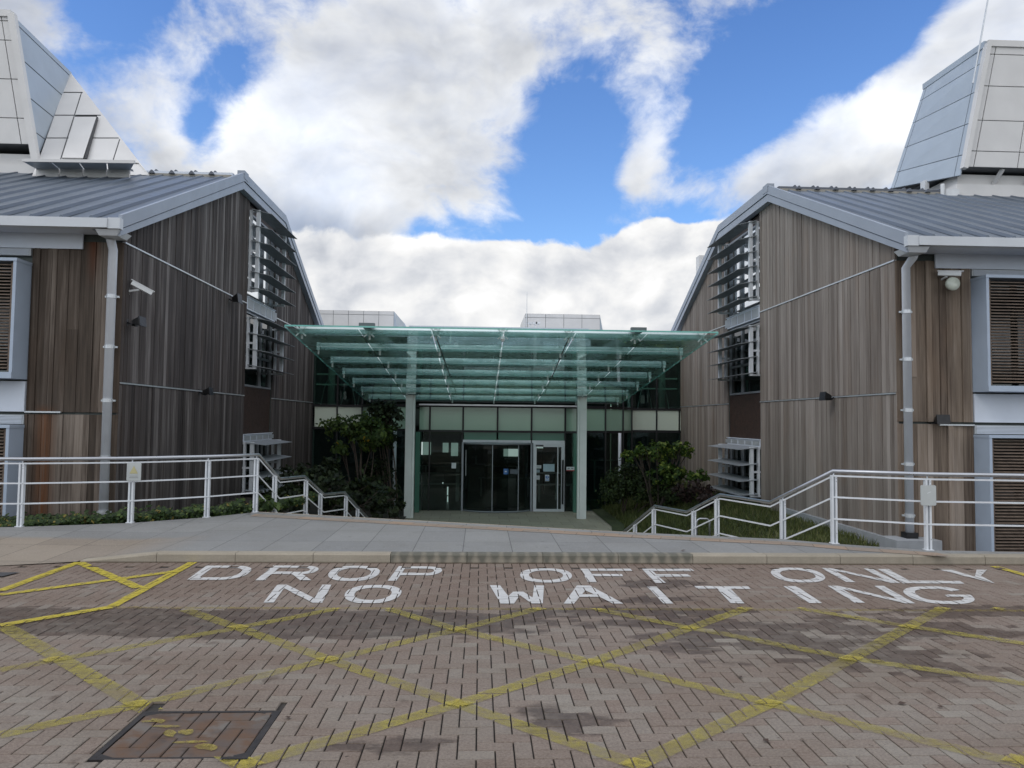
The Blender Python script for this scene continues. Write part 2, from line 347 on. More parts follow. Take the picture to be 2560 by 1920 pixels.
def paver_mat():
    m, n = material('brick_pavers'); t = tintnode(n)
    big = n.noise(n.pos, .55, 4, .6)
    fine = n.noise(n.pos, 60, 4, .7); med = n.noise(n.pos, 9, 4, .6)
    sx = n.n('ShaderNodeSeparateXYZ'); n.l(n.pos, sx.inputs[0])
    sel = n.math('ADD', n.math('MULTIPLY', t, .62), n.math('ADD', n.math('MULTIPLY', n.rng(big, .3, .7), .38), n.rng(sx.outputs[1], 5.8, 8.4, .10, -.28)))
    r = n.n('ShaderNodeValToRGB'); n.l(sel, r.inputs[0]); e = r.color_ramp.elements
    e[0].position = 0.; e[0].color = (.152, .116, .100, 1); e[1].position = 1.; e[1].color = (.222, .216, .198, 1)
    for p, c in ((.28, (.172, .139, .122, 1)), (.5, (.180, .153, .136, 1)), (.68, (.188, .172, .157, 1))):
        x = e.new(p); x.color = c
    c = r.outputs[0]
    c = n.mix(n.rng(med, .35, .7, 0, .30), c, (.12, .105, .092, 1))
    c = n.mix(n.rng(fine, .40, .66, .0, .8), c, n.mix(.5, c, (.34, .31, .27, 1)))
    c = n.mix(n.rng(n.noise(n.pos, 85, 3, .7), .58, .66, .0, .6), c, (.07, .06, .05, 1))
    c = n.mix(1., c, (1.0, .93, .86, 1), 'MULTIPLY')
    mo = n.rng(n.noise(n.mapv(n.pos, (.5, 1., 1), (4, 7, 1)), 1.1, 6, .7), .42, .62, 0, .55)
    c = n.mix(mo, c, n.mix(1., c, (.68, .60, .54, 1), 'MULTIPLY'))
    st = []
    for (px, py, rx, ry, amp) in STAINS:
        p = onz(px, py, 0)
        d = n.vm('MULTIPLY', n.vm('SUBTRACT', n.pos, tuple(p)), (1/rx, 1/ry, 0))
        st.append(n.math('MULTIPLY', n.math('SUBTRACT', 1.25, n.vm('LENGTH', d), clamp=False), amp, clamp=True))
    s_ = st[0]
    for q in st[1:]: s_ = n.math('MAXIMUM', s_, q)
    wob = n.noise(n.mapv(n.pos, (.9, 2.0, 1)), 1.5, 6, .65)
    sm = n.rng(n.math('ADD', n.math('ADD', s_, n.math('MULTIPLY', n.math('SUBTRACT', wob, .5), 1.5)), n.math('MULTIPLY', n.math('SUBTRACT', t, .5), -.35)), .34, .46)
    sm = n.math('MULTIPLY', sm, n.rng(s_, .02, .2))
    sm = n.math('MULTIPLY', sm, n.rng(n.noise(n.pos, 7, 6, .75), .34, .56, .55, 1.))
    c = n.mix(n.math('MULTIPLY', sm, .78), c, n.mix(1., c, (.30, .25, .215, 1), 'MULTIPLY'))
    blot = n.rng(n.noise(n.pos, 2.6, 3, .5), .66, .71)
    c = n.mix(n.math('MULTIPLY', blot, .55), c, n.mix(1., c, (.45, .38, .35, 1), 'MULTIPLY'))
    spk = n.rng(n.noise(n.pos, 17, 2, .5), .74, .77)
    c = n.mix(n.math('MULTIPLY', spk, .75), c, (.03, .02, .016, 1))
    n.put(n.b.inputs['Base Color'], c)
    n.put(n.b.inputs['Roughness'], n.math('SUBTRACT', .85, n.math('MULTIPLY', sm, .35)))
    n.b.inputs['Specular IOR Level'].default_value = .3
    b = n.n('ShaderNodeBump'); b.inputs['Strength'].default_value = .5; b.inputs['Distance'].default_value = .003
    n.l(fine, b.inputs['Height']); n.l(b.outputs[0], n.b.inputs['Normal'])
    return m
STAINS = [(120, 1550, 2.3, .42, 1.7), (700, 1558, 2.2, .44, 1.9), (1010, 1560, .9, .34, 1.4), (1560, 1530, 1.4, .26, .8), (1640, 1458, .55, .3, .9),
          (1900, 1600, 1.7, .75, .55), (2200, 1640, 1.4, .7, .5), (2450, 1530, 1.3, .3, .7), (1000, 1870, .45, .25, .45), (1420, 1800, .4, .3, .5), (2150, 1570, 2.0, .6, .6), (1640, 1500, .9, .3, .5), (1330, 1580, .4, .2, .5), (1750, 1560, 1.6, .3, .6)]
PAVER = paver_mat()
JOINT = plain('joint_sand', (.034, .029, .024), .95, 0, .3, 20)
def worn_paint(name, col, solid, alo, ahi):
    m, n = material(name)
    a = n.rng(n.noise(n.pos, 22, 6, .75), .30, .62, alo, ahi)
    a2 = n.rng(n.noise(n.pos, 1.6, 4, .65), .36, .6, .42, 1.)
    n.put(n.b.inputs['Alpha'], n.math('MULTIPLY', a, a2) if not solid else a)
    f = n.noise(n.pos, 8, 5, .6)
    n.put(n.b.inputs['Base Color'], n.mix(n.rng(f, .3, .7), tuple(c*.82 for c in col)+(1,), col+(1,)))
    n.b.inputs['Roughness'].default_value = .65
    return m
YEL = worn_paint('yellow_paint_worn', (.40, .335, .05), False, .16, .64)
YELS = worn_paint('yellow_paint_fresh', (.50, .40, .035), True, .5, 1.)
WHT = worn_paint('white_paint', (.56, .55, .53), True, .86, 1.)
def slab_mat(name, c1, c2, bw, bh, rot, loc=(0, 0, 0), warm=None, off=.5):
    m, n = material(name)
    v = n.mapv(n.pos, (1, 1, 0), loc, (0, 0, rot))
    br = n.n('ShaderNodeTexBrick'); n.l(v, br.inputs[0])
    br.inputs['Scale'].default_value = 1; br.inputs['Brick Width'].default_value = bw; br.inputs['Row Height'].default_value = bh
    br.offset = off; br.inputs['Mortar Size'].default_value = .0055; br.inputs['Mortar Smooth'].default_value = .3
    br.inputs['Color1'].default_value = c1+(1,); br.inputs['Color2'].default_value = c2+(1,); br.inputs['Mortar'].default_value = (c1[0]*.34, c1[1]*.34, c1[2]*.34, 1)
    g = n.noise(n.pos, 90, 4, .75); h = n.noise(n.pos, 1.4, 5, .65)
    c = n.mix(n.rng(g, .3, .7, 0, .3), br.outputs[0], (.10, .10, .10, 1))
    c = n.mix(n.rng(h, .35, .75, 0, .45), c, n.mix(1., c, (.70, .67, .62, 1), 'MULTIPLY'))
    c = n.mix(n.rng(n.noise(n.pos, 6.5, 3, .6), .66, .70, 0, .35), c, n.mix(1., c, (.5, .48, .45, 1), 'MULTIPLY'))
    c = n.mix(n.rng(n.noise(n.pos, 48, 3, .7), .60, .68, 0, .5), c, (.42, .41, .38, 1))
    if warm:
        sx = n.n('ShaderNodeSeparateXYZ'); n.l(n.pos, sx.inputs[0])
        k = n.math('MULTIPLY', n.rng(sx.outputs[0], -3.6, -4.6), n.rng(sx.outputs[1], 10.55, 10.35))
        c = n.mix(n.math('MULTIPLY', k, .8), c, n.mix(1., c, (1.25, 1.02, .80, 1), 'MULTIPLY'))
    n.put(n.b.inputs['Base Color'], c); n.b.inputs['Roughness'].default_value = .8; n.b.inputs['Specular IOR Level'].default_value = .3
    b = n.n('ShaderNodeBump'); b.inputs['Strength'].default_value = .25; b.inputs['Distance'].default_value = .003
    n.l(g, b.inputs['Height']); n.l(b.outputs[0], n.b.inputs['Normal'])
    return m
PATHM = slab_mat('path_slabs', (.255, .255, .245), (.215, .215, .21), .62, .92, R(0), (.2, .1, 0), warm=True, off=0.)
COURTM = slab_mat('court_slabs', (.46, .40, .31), (.39, .34, .27), .6, .6, 0, (.3, .2, 0))
TACT = slab_mat('tactile_strip', (.34, .24, .165), (.26, .22, .18), .4, .4, R(17))
def kerb_mat():
    m, n = material('kerb_stone'); t = tintnode(n)
    g = n.noise(n.pos, 70, 4, .7); h = n.noise(n.mapv(n.pos, (1, 1, 3)), 2.2, 5, .6)
    c = n.mix(n.rng(h, .3, .7), (.27, .235, .18, 1), (.34, .30, .235, 1))
    c = n.mix(n.rng(g, .35, .7, 0, .35), c, (.16, .14, .11, 1))
    # some stones carry dark toothed grime along the face
    sx = n.n('ShaderNodeSeparateXYZ'); n.l(n.pos, sx.inputs[0])
    sn = n.math('SINE', n.math('MULTIPLY', sx.outputs[0], 2*PI/.158))
    nz = n.math('MULTIPLY', n.math('SUBTRACT', n.noise(n.pos, 9, 3), .5), 2.2)
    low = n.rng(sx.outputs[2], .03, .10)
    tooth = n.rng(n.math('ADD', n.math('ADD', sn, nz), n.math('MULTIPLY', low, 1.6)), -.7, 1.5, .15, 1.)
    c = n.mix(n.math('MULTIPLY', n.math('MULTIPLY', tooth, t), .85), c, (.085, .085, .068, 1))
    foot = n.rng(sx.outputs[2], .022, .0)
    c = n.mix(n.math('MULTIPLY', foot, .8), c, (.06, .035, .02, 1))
    n.put(n.b.inputs['Base Color'], c); n.b.inputs['Roughness'].default_value = .9
    b = n.n('ShaderNodeBump'); b.inputs['Strength'].default_value = .4; b.inputs['Distance'].default_value = .004
    n.l(g, b.inputs['Height']); n.l(b.outputs[0], n.b.inputs['Normal'])
    return m
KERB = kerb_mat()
def leaf_mat(name, stops, rough=.55):
    m, n = material(name); t = tintnode(n)
    r = n.n('ShaderNodeValToRGB'); n.l(t, r.inputs[0]); e = r.color_ramp.elements
    e[0].position = stops[0][0]; e[0].color = stops[0][1]+(1,); e[1].position = stops[-1][0]; e[1].color = stops[-1][1]+(1,)
    for p, c in stops[1:-1]: x = e.new(p); x.color = c+(1,)
    n.l(r.outputs[0], n.b.inputs['Base Color']); n.b.inputs['Roughness'].default_value = rough
    n.b.inputs['Specular IOR Level'].default_value = .3
    tl = n.n('ShaderNodeBsdfTranslucent'); n.l(r.outputs[0], tl.inputs[0])
    mx = n.n('ShaderNodeMixShader'); mx.inputs[0].default_value = .3
    n.l(n.b.outputs[0], mx.inputs[1]); n.l(tl.outputs[0], mx.inputs[2]); n.l(mx.outputs[0], n.o.inputs[0])
    return m
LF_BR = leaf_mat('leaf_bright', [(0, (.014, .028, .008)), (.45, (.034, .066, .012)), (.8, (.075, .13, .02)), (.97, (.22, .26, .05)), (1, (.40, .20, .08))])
LF_YE = leaf_mat('leaf_yellowing', [(0, (.025, .045, .012)), (.55, (.055, .09, .02)), (.85, (.10, .14, .025)), (.93, (.30, .20, .02)), (1, (.42, .26, .02))])
LF_DK = leaf_mat('leaf_dark_shade', [(0, (.010, .015, .008)), (.6, (.026, .038, .014)), (1, (.055, .075, .025))])  # shade beneath the canopy is put into this leaf colour
LF_HG = leaf_mat('leaf_hedge', [(0, (.014, .022, .008)), (.6, (.04, .06, .018)), (1, (.08, .11, .03))])
LF_RD = leaf_mat('leaf_reddish', [(0, (.02, .014, .012)), (.6, (.05, .03, .025)), (1, (.10, .06, .05))])
LF_IV = leaf_mat('leaf_ivy', [(0, (.014, .028, .010)), (.5, (.034, .062, .018)), (.9, (.10, .15, .035)), (1, (.26, .20, .05))])
LF_GR = leaf_mat('grass_blade', [(0, (.05, .06, .02)), (.5, (.11, .135, .04)), (.9, (.19, .19, .075)), (1, (.26, .22, .11))])

# ------------------------------------------------------------------ ground, road, kerb, path
g = MB(); g.face([(-2500, -2500, -1.9), (2500, -2500, -1.9), (2500, 2500, -1.9), (-2500, 2500, -1.9)])
tag(g.build('ground', plain('far_grass', (.06, .075, .03), .95, 0, .3, .05)), kind='structure')
KY = 9.12                                   # line of the kerb face
road = MB()
road.box(-60, 60, -40, KY+.02, -.16, -.014)
road_base = road.build('road_base', JOINT); tag(road_base, kind='structure')
xL, xR, yN = -11.6, 12.4, 1.9
bricks = []
def add_brick(mb, x0, x1, y0, y1):
    gx, gy, ch = .0042, .0018, .004
    x0 += gx; x1 -= gx; y0 += gy; y1 -= gy
    t = min(1, max(0, rnd.gauss(.46, .24)))
    if rnd.random() < .02: t = rnd.choice((0., 1.15, 1.1))
    dz = rnd.uniform(-.0018, .0014); tx = rnd.uniform(-.0012, .0012); ty = rnd.uniform(-.0012, .0012)
    lo = [(x0, y0), (x1, y0), (x1, y1), (x0, y1)]
    hi = [(x0+ch, y0+ch*.5), (x1-ch, y0+ch*.5), (x1-ch, y1-ch*.5), (x0+ch, y1-ch*.5)]
    zz = [dz-tx-ty, dz+tx-ty, dz+tx+ty, dz-tx+ty]
    b = len(mb.v)
    mb.v += [(p[0], p[1], -.012) for p in lo] + [(p[0], p[1], -.003+dz) for p in lo] + [(p[0], p[1], q) for p, q in zip(hi, zz)]
    for k in range(4):
        j = (k+1) % 4
        mb.f.append((b+k, b+j, b+4+j, b+4+k)); mb.t.append(t); mb.m.append(0)
        mb.f.append((b+4+k, b+4+j, b+8+j, b+8+k)); mb.t.append(t); mb.m.append(0)
    mb.f.append((b+8, b+9, b+10, b+11)); mb.t.append(t); mb.m.append(0)
    bricks.append((hi, max(zz)))
pv = MB(); wv = .1
hole = None
mh = [onz(*p) for p in ((356, 1777), (705, 1775), (609, 1909), (240, 1884))]   # inspection cover
MHX0 = round(min(mh[0].x, mh[3].x)+.03, 2); MHX1 = MHX0+.9; MHX0_, MHX1_ = MHX0, MHX1
MH = (sum((mh[0].x, mh[3].x))/2, sum((mh[1].x, mh[2].x))/2, (mh[2].y+mh[3].y)/2, (mh[0].y+mh[1].y)/2)
def in_mh(x, y, e=.0): return MH[0]-e < x < MH[1]+e and MH[2]-e < y < MH[3]+e
YS = KY-.005-.2                             # soldier course lies between here and the kerb
ni0, ni1 = int(xL/wv), int(xR/wv); nj = int((YS-yN)/wv)
for j in range(0, nj+1):
    for i in range(ni0, ni1):
        m4 = (i+j) % 4
        x = i*wv; y = YS-(j+1)*wv
        if m4 == 0: q = (x, x+2*wv, y, y+wv)
        elif m4 == 2:                       # upright brick: this cell and the next nearer one
            q = (x, x+wv, y-wv, y+wv)
        else: continue
        cx, cy = (q[0]+q[1])/2, (q[2]+q[3])/2
        if q[0] < MH[1]+.0 and q[1] > MH[0]-.0 and q[2] < MH[3] and q[3] > MH[2]:
            # cut bricks at the cover
            x0, x1, y0, y1 = q
            if x1 > MH[0] > x0+.02: x1 = MH[0]
            elif x0 < MH[1] < x1-.02: x0 = MH[1]
            elif y1 > MH[2] > y0+.02: y1 = MH[2]
            elif y0 < MH[3] < y1-.02: y0 = MH[3]
            else: continue
            q = (x0, x1, y0, y1)
        add_brick(pv, *q)
i = xL
while i < xR:
    add_brick(pv, i, i+wv, YS, YS+.2); i += wv
road_o = tag(pv.build('road', PAVER), 'herringbone brick paved forecourt road with yellow hatching and white lettering', None, kind='structure')

def clip(poly, a, b):
    """keep the part of poly left of a->b"""
    o = []; nx, ny = -(b[1]-a[1]), b[0]-a[0]
    for k in range(len(poly)):
        p, q = poly[k], poly[(k+1) % len(poly)]
        dp = (p[0]-a[0])*nx+(p[1]-a[1])*ny; dq = (q[0]-a[0])*nx+(q[1]-a[1])*ny
        if dp >= 0: o.append(p)
        if (dp >= 0) != (dq >= 0):
            t = dp/(dp-dq); o.append((p[0]+(q[0]-p[0])*t, p[1]+(q[1]-p[1])*t))
    return o
def area(p): return sum(p[k][0]*p[(k+1) % len(p)][1]-p[(k+1) % len(p)][0]*p[k][1] for k in range(len(p)))/2
grid = {}
for bi, (hi, z) in enumerate(bricks):
    cx = (hi[0][0]+hi[2][0])/2; cy = (hi[0][1]+hi[2][1])/2
    grid.setdefault((int(cx//.5), int(cy//.5)), []).append(bi)
def paint(mb, poly, lift=.0018):
    """lay a convex patch of paint on the top of every brick it covers, leaving the joints open"""
    poly = [(p[0], p[1]) for p in poly]
    if area(poly) < 0: poly = poly[::-1]
    x0 = min(p[0] for p in poly)-.2; x1 = max(p[0] for p in poly)+.2; y0 = min(p[1] for p in poly)-.2; y1 = max(p[1] for p in poly)+.2
    for gx in range(int(x0//.5), int(x1//.5)+1):
        for gy in range(int(y0//.5), int(y1//.5)+1):
            for bi in grid.get((gx, gy), ()):
                hi, z = bricks[bi]; q = [tuple(h) for h in hi]
                q = [(q[0][0]-.003, q[0][1]-.002), (q[1][0]+.003, q[1][1]-.002), (q[2][0]+.003, q[2][1]+.002), (q[3][0]-.003, q[3][1]+.002)]
                for k in range(len(poly)):
                    q = clip(q, poly[k], poly[(k+1) % len(poly)])
                    if len(q) < 3: break
                if len(q) >= 3 and area(q) > 1e-6: mb.face([(p[0], p[1], z+lift) for p in q])
def line_patch(a, b, wd):
    a = Vector(a[:2]); b = Vector(b[:2]); d = (b-a).normalized(); p = Vector((-d.y, d.x))*wd/2
    return [a-p, b-p, b+p, a+p]
Zp = lambda x, y: onz(x, y, 0)
YL = [  # worn hatching, pixel nodes of the survey
    ((0, 1676), (133, 1652)), ((133, 1652), (596, 1570)), ((596, 1570), (839, 1523)),
    ((463, 1525), (596, 1570)), ((596, 1570), (822, 1650)), ((822, 1650), (1146, 1761)), ((1146, 1761), (1592, 1913)),
    ((0, 1838), (347, 1763)), ((347, 1763), (822, 1650)), ((822, 1650), (1143, 1575)), ((1143, 1575), (1344, 1523)),
    ((613, 1913), (1146, 1761)), ((1146, 1761), (1480, 1656)), ((1480, 1656), (1726, 1571)), ((1726, 1571), (1862, 1523)),
    ((972, 1524), (1143, 1575)), ((1143, 1575), (1480, 1656)), ((1480, 1656), (1922, 1759)), ((1922, 1759), (2553, 1913)),
    ((1592, 1913), (1922, 1759)), ((1922, 1759), (2128, 1648)), ((2128, 1648), (2272, 1568)), ((2272, 1568), (2356, 1523)),
    ((1494, 1525), (1726, 1571)), ((1726, 1571), (2128, 1648)), ((2128, 1648), (2640, 1722)), ((2003, 1523), (2272, 1568)), ((2272, 1568), (2640, 1622)),
    ((12, 1568), (347, 1763)), ((347, 1763), (608, 1913)), ((133, 1652), (0, 1600)) , ((2553, 1913), (2760, 1800))]
for k, (a, b) in enumerate(YL[:-2]+YL[-1:]):
    mb = MB(); thick = .125 if a in ((12, 1568),) or (a == (347, 1763) and b == (608, 1913)) else .115
    A, B = Zp(*a), Zp(*b)
    if a == (347, 1763) and b == (608, 1913):
        pass
    paint(mb, line_patch(A, B, thick), .0018+.00018*k)
    if mb.f: tag(mb.build('painted_line', YEL, road_o), 'worn yellow hatching line on the brick road')
for kk, (a, b) in enumerate((((0, 1479), (197, 1407)), ((197, 1407), (347, 1471)), ((486, 1405), (278, 1519)), ((0, 1489), (451, 1428)), ((0, 1566), (278, 1519)), ((2485, 1417), (2700, 1478)))):
    mb = MB(); paint(mb, line_patch(Zp(*a), Zp(*b), .11), .0075+.0003*kk)
    if mb.f: tag(mb.build('painted_line', YELS, road_o), 'bright yellow line on the brick road')
mb = MB(); paint(mb, line_patch(Zp(285, 1519), Zp(2600, 1527), .07), .0012)
tag(mb.build('painted_line', worn_paint('yellow_paint_ghost', (.36, .27, .03), False, -.15, .5), road_o), 'almost worn away yellow edge line')
mb = MB()
for px, py, sz in ((596, 1569, 1), (822, 1650, 1), (1146, 1761, 1), (347, 1763, 1), (133, 1652, 1), (1143, 1575, .9), (1344, 1524, .9), (1480, 1656, .9), (1726, 1571, .9), (1862, 1523, .9),
                   (1922, 1759, .95), (2128, 1648, 1), (2272, 1568, 1), (2356, 1523, .9), (2495, 1524, .8), (839, 1524, .5), (1494, 1525, .6), (972, 1524, .5), (2003, 1523, .5), (1592, 1913, 1), (2553, 1905, 1.1), (613, 1913, 1)):
    p = Zp(px, py); sx_, sy_ = .10*sz, .07*sz
    paint(mb, [(p.x-sx_, p.y), (p.x, p.y-sy_), (p.x+sx_, p.y), (p.x, p.y+sy_)], .0098)
tag(mb.build('painted_crossing', worn_paint('yellow_paint_double', (.42, .34, .05), True, .1, .85), road_o), 'bright yellow diamonds where the hatching lines cross')

# lettering: each letter is strokes in a unit square laid on the road
def z1(x, y): return (x/1.728, 1300+y/1.728)
def z2(x, y): return (1280+x/1.728, 1300+y/1.728)
def z3(x, y): return (1300+x/5.53, 1380+y/5.53)
def z6(x, y): return (900+x/4.424, 1370+y/4.424)
TX, TY = .172, .165
def arc(cx, cy, rx, ry, a0, a1, n=10): return [(cx+rx*math.cos(R(a0+(a1-a0)*k/n)), cy+ry*math.sin(R(a0+(a1-a0)*k/n))) for k in range(n+1)]
def quad(*p): return ('q', p)
def ring(pts_o, pts_i): return ('r', pts_o, pts_i)
def rr(x0, x1, y0, y1, rx, ry, n=6):
    return arc(x1-rx, y1-ry, rx, ry, 90, 0, n)+arc(x1-rx, y0+ry, rx, ry, 0, -90, n)+arc(x0+rx, y0+ry, rx, ry, -90, -180, n)+arc(x0+rx, y1-ry, rx, ry, 180, 90, n)
def LET(c):
    a, b = TX, TY
    if c == 'I': return [quad((0, 0), (1, 0), (1, 1), (0, 1))]
    if c == 'L': return [quad((0, 0), (a, 0), (a, 1), (0, 1)), quad((a, 0), (1, 0), (1, b), (a, b))]
    if c == 'T': return [quad((0, 1-b), (1, 1-b), (1, 1), (0, 1)), quad((.5-a*.75, 0), (.5+a*.75, 0), (.5+a*.75, 1-b), (.5-a*.75, 1-b))]
    if c == 'F': return [quad((0, 0), (a, 0), (a, 1), (0, 1)), quad((a, 1-b), (1, 1-b), (1, 1), (a, 1)), quad((a, .42), (.76, .42), (.76, .42+b), (a, .42+b))]
    if c == 'N': return [quad((0, 0), (a, 0), (a, 1), (0, 1)), quad((1-a, 0), (1, 0), (1, 1), (1-a, 1)), quad((a, .78), (1-a, 0), (1-a, .22), (a, 1))]
    if c == 'O': return [ring(rr(0, 1, 0, 1, .42, .45), rr(a, 1-a, b, 1-b, .30, .30))]
    if c == 'D': return [quad((0, 0), (a, 0), (a, 1), (0, 1)),
                         ring([(a, 1)]+arc(.60, .55, .40, .45, 90, 0)+arc(.60, .45, .40, .45, 0, -90)+[(a, 0)],
                              [(a, 1-b)]+arc(.58, .55, .42-a, .45-b, 90, 0)+arc(.58, .45, .42-a, .45-b, 0, -90)+[(a, b)])]
    if c in 'PR':
        lo = .36 if c == 'P' else .40
        s_ = [quad((0, 0), (a, 0), (a, 1), (0, 1)),
              ring([(a, 1), (.7, 1)]+arc(.7, (1+lo)/2, .3, (1-lo)/2, 90, -90)+[(a, lo)],
                   [(a, 1-b), (.7, 1-b)]+arc(.7, (1+lo)/2, .3-a, (1-lo)/2-b, 90, -90)+[(a, lo+b)])]
        if c == 'R': s_.append(quad((.80, 0), (1.0, 0), (.74, lo+.02), (.55, lo)))
        return s_
    if c == 'A': return [quad((0, 0), (.17, 0), (.5, .8), (.33, 1)), quad((.83, 0), (1, 0), (.60, 1), (.42, .8)), quad((.33, 1), (.38, .72), (.55, .72), (.6, 1)), quad((.24, .34), (.76, .34), (.68, .48), (.30, .48))]
    if c == 'W': return [quad((.19, 0), (.42, 0), (.19, 1), (0, 1)), quad((.72, 0), (.91, 0), (1, 1), (.82, 1)),
                         quad((.19, 0), (.42, 0), (.58, .62), (.42, .62)), quad((.72, 0), (.90, 0), (.60, .62), (.45, .62))]
    if c == 'Y': return [quad((0, 1), (.235, .47), (.40, .47), (.27, 1)), quad((.78, 1), (1, 1), (.56, .52), (.40, .47)), quad((.235, .47), (.5, 0), (.5, 0), (.56, .52))]
    if c == 'G': return [ring([(1, .80)]+arc(.62, .6, .36, .4, 10, 90)[2:]+arc(.42, .55, .42, .45, 90, 180)+arc(.42, .45, .42, .45, 180, 270)+arc(.62, .40, .38, .40, -90, 0)+[(1, .50)],
                              [(.83, .74)]+arc(.60, .58, .20, .27, 10, 90)[2:]+arc(.42, .55, .42-a, .45-b, 90, 180)+arc(.42, .45, .42-a, .45-b, 180, 270)+arc(.62, .38, .22, .38-b, -90, 0)+[(.84, .38)]),
                         quad((.60, .38), (.86, .38), (1, .50), (.60, .50))]
def letter(mb, c, bl, br_, tl, tr):
    P = [Zp(*q) for q in (bl, br_, tr, tl)]
    def mp(u, v):
        p = P[0]*(1-u)*(1-v)+P[1]*u*(1-v)+P[2]*u*v+P[3]*(1-u)*v; return (p.x, p.y)
    for q_, s_ in enumerate(LET(c)):
        lf = .004+.0006*q_
        if s_[0] == 'q': paint(mb, [mp(*q) for q in s_[1]], lf)
        else:
            o_, i_ = s_[1], s_[2]; m_ = min(len(o_), len(i_)); closed = c == 'O'
            for k in range(m_ if closed else m_-1):
                j = (k+1) % m_; paint(mb, [mp(*o_[k]), mp(*o_[j]), mp(*i_[j]), mp(*i_[k])], lf)
LETTERS = [('D', z1(808, 260), z1(1040, 260), z1(893, 198), z1(1112, 199)), ('R', z1(1103, 262), z1(1345, 262), z1(1180, 198), z1(1388, 200)),
    ('O', z1(1400, 265), z1(1620, 265), z1(1440, 199), z1(1655, 200)), ('P', z1(1675, 264), z1(1890, 265), z1(1723, 201), z1(1918, 203)),
    ('O', z3(5, 425), z3(735, 428), z3(0, 230), z3(700, 232)), ('F', z3(940, 422), z3(1640, 428), z3(835, 236), z3(1535, 238)), ('F', z3(1875, 432), z3(2700, 435), z3(1685, 238), z3(2360, 238)),
    ('O', z2(1155, 271), z2(1382, 271), z2(1096, 207), z2(1310, 208)), ('N', z2(1445, 270), z2(1678, 274), z2(1338, 209), z2(1556, 212)),
    ('L', z2(1690, 275), z2(1955, 276), z2(1580, 213), z2(1845, 214)), ('Y', z2(1985, 276), z2(2190, 277), z2(1848, 216), z2(2052, 217)),
    ('N', z1(1138, 359), z1(1392, 359), z1(1198, 281), z1(1432, 281)), ('O', z1(1470, 361), z1(1712, 362), z1(1510, 282), z1(1750, 283)),
    ('W', z6(1430, 620), z6(2080, 620), z6(1435, 415), z6(2035, 420)), ('A', z3(603, 720), z3(1430, 722), z3(560, 470), z3(1240, 472)),
    ('I', z3(1985, 718), z3(2120, 718), z3(1757, 484), z3(1888, 486)), ('T', z2(860, 362), z2(1090, 362), z2(788, 287), z2(1020, 288)),
    ('I', z2(1285, 361), z2(1340, 361), z2(1172, 287), z2(1228, 287)), ('N', z2(1480, 359), z2(1743, 363), z2(1363, 285), z2(1606, 287)), ('G', z2(1750, 364), z2(2035, 365), z2(1658, 288), z2(1930, 289))]
words = [(0, 4, 'DROP'), (4, 7, 'OFF'), (7, 11, 'ONLY'), (11, 13, 'NO'), (13, 20, 'WAITING')]
for a, b, wd in words:
    mb = MB()
    for L in LETTERS[a:b]: letter(mb, *L)
    tag(mb.build('painted_word', WHT, road_o), 'white painted word %s on the road' % wd)

# inspection cover, bricks set in a steel tray
mc = empty('manhole_cover', ((MH[0]+MH[1])/2, (MH[2]+MH[3])/2, 0), 'rusty steel inspection cover infilled with dark bricks and broken yellow paint', 'manhole cover')
fr = MB(); e = .03
fr.box(MH[0], MH[0]+e, MH[2], MH[3], -.012, -.003); fr.box(MH[1]-e*1.2, MH[1], MH[2], MH[3], -.012, -.003)
fr.box(MH[0]+e, MH[1]-e*1.2, MH[2], MH[2]+.02, -.012, -.003); fr.box(MH[0]+e, MH[1]-e*1.2, MH[3]-.022, MH[3], -.012, -.003)
for (cx, cy, sx_, sy_) in ((MH[0]+e, MH[2]+.02, 1, 1), (MH[1]-e*1.2, MH[2]+.02, -1, 1), (MH[0]+e, MH[3]-.022, 1, -1), (MH[1]-e*1.2, MH[3]-.022, -1, -1)):
    t_ = [(cx, cy, -.004), (cx+.09*sx_, cy, -.004), (cx, cy+.05*sy_, -.004)]
    fr.face(t_ if sx_*sy_ > 0 else t_[::-1])
fr.build('frame', plain('rusty_steel', (.030, .026, .024), .7, .2, .4, 15), mc)
inf = MB(); old = bricks; bricks = []
nx = int((MH[1]-MH[0]-2*e)/.1); x0m = MH[0]+e+.004; wx = (MH[1]-MH[0]-2.2*e-.008)/nx; ny = 5; wy = (MH[3]-MH[2]-.05)/ny
for j in range(-2, ny+2):
    for i in range(-2, nx+2):
        m4 = (i+j) % 4
        if m4 == 0: q = [i, i+2, j, j+1]
        elif m4 == 3: q = [i, i+1, j-1, j+1]
        else: continue
        q = [max(0, q[0]), min(nx, q[1]), max(0, q[2]), min(ny, q[3])]
        if q[1] <= q[0] or q[3] <= q[2]: continue
        add_brick(inf, x0m+q[0]*wx, x0m+q[1]*wx, MH[2]+.024+q[2]*wy, MH[2]+.024+q[3]*wy)
inf.v = [(a, b, c-.004) for a, b, c in inf.v]
mhb, n = material('cover_bricks'); t = tintnode(n)
c = n.mix(t, (.075, .05, .038, 1), (.135, .118, .10, 1)); c = n.mix(n.rng(n.noise(n.pos, 7, 5, .6), .4, .62), c, (.105, .058, .032, 1))
c = n.mix(n.rng(n.noise(n.pos, 5, 3, .5), .55, .68, 0, .6), c, (.035, .027, .024, 1))
n.l(c, n.b.inputs['Base Color']); n.b.inputs['Roughness'].default_value = .8
inf.build('brick_infill', mhb, mc)
mb = MB()
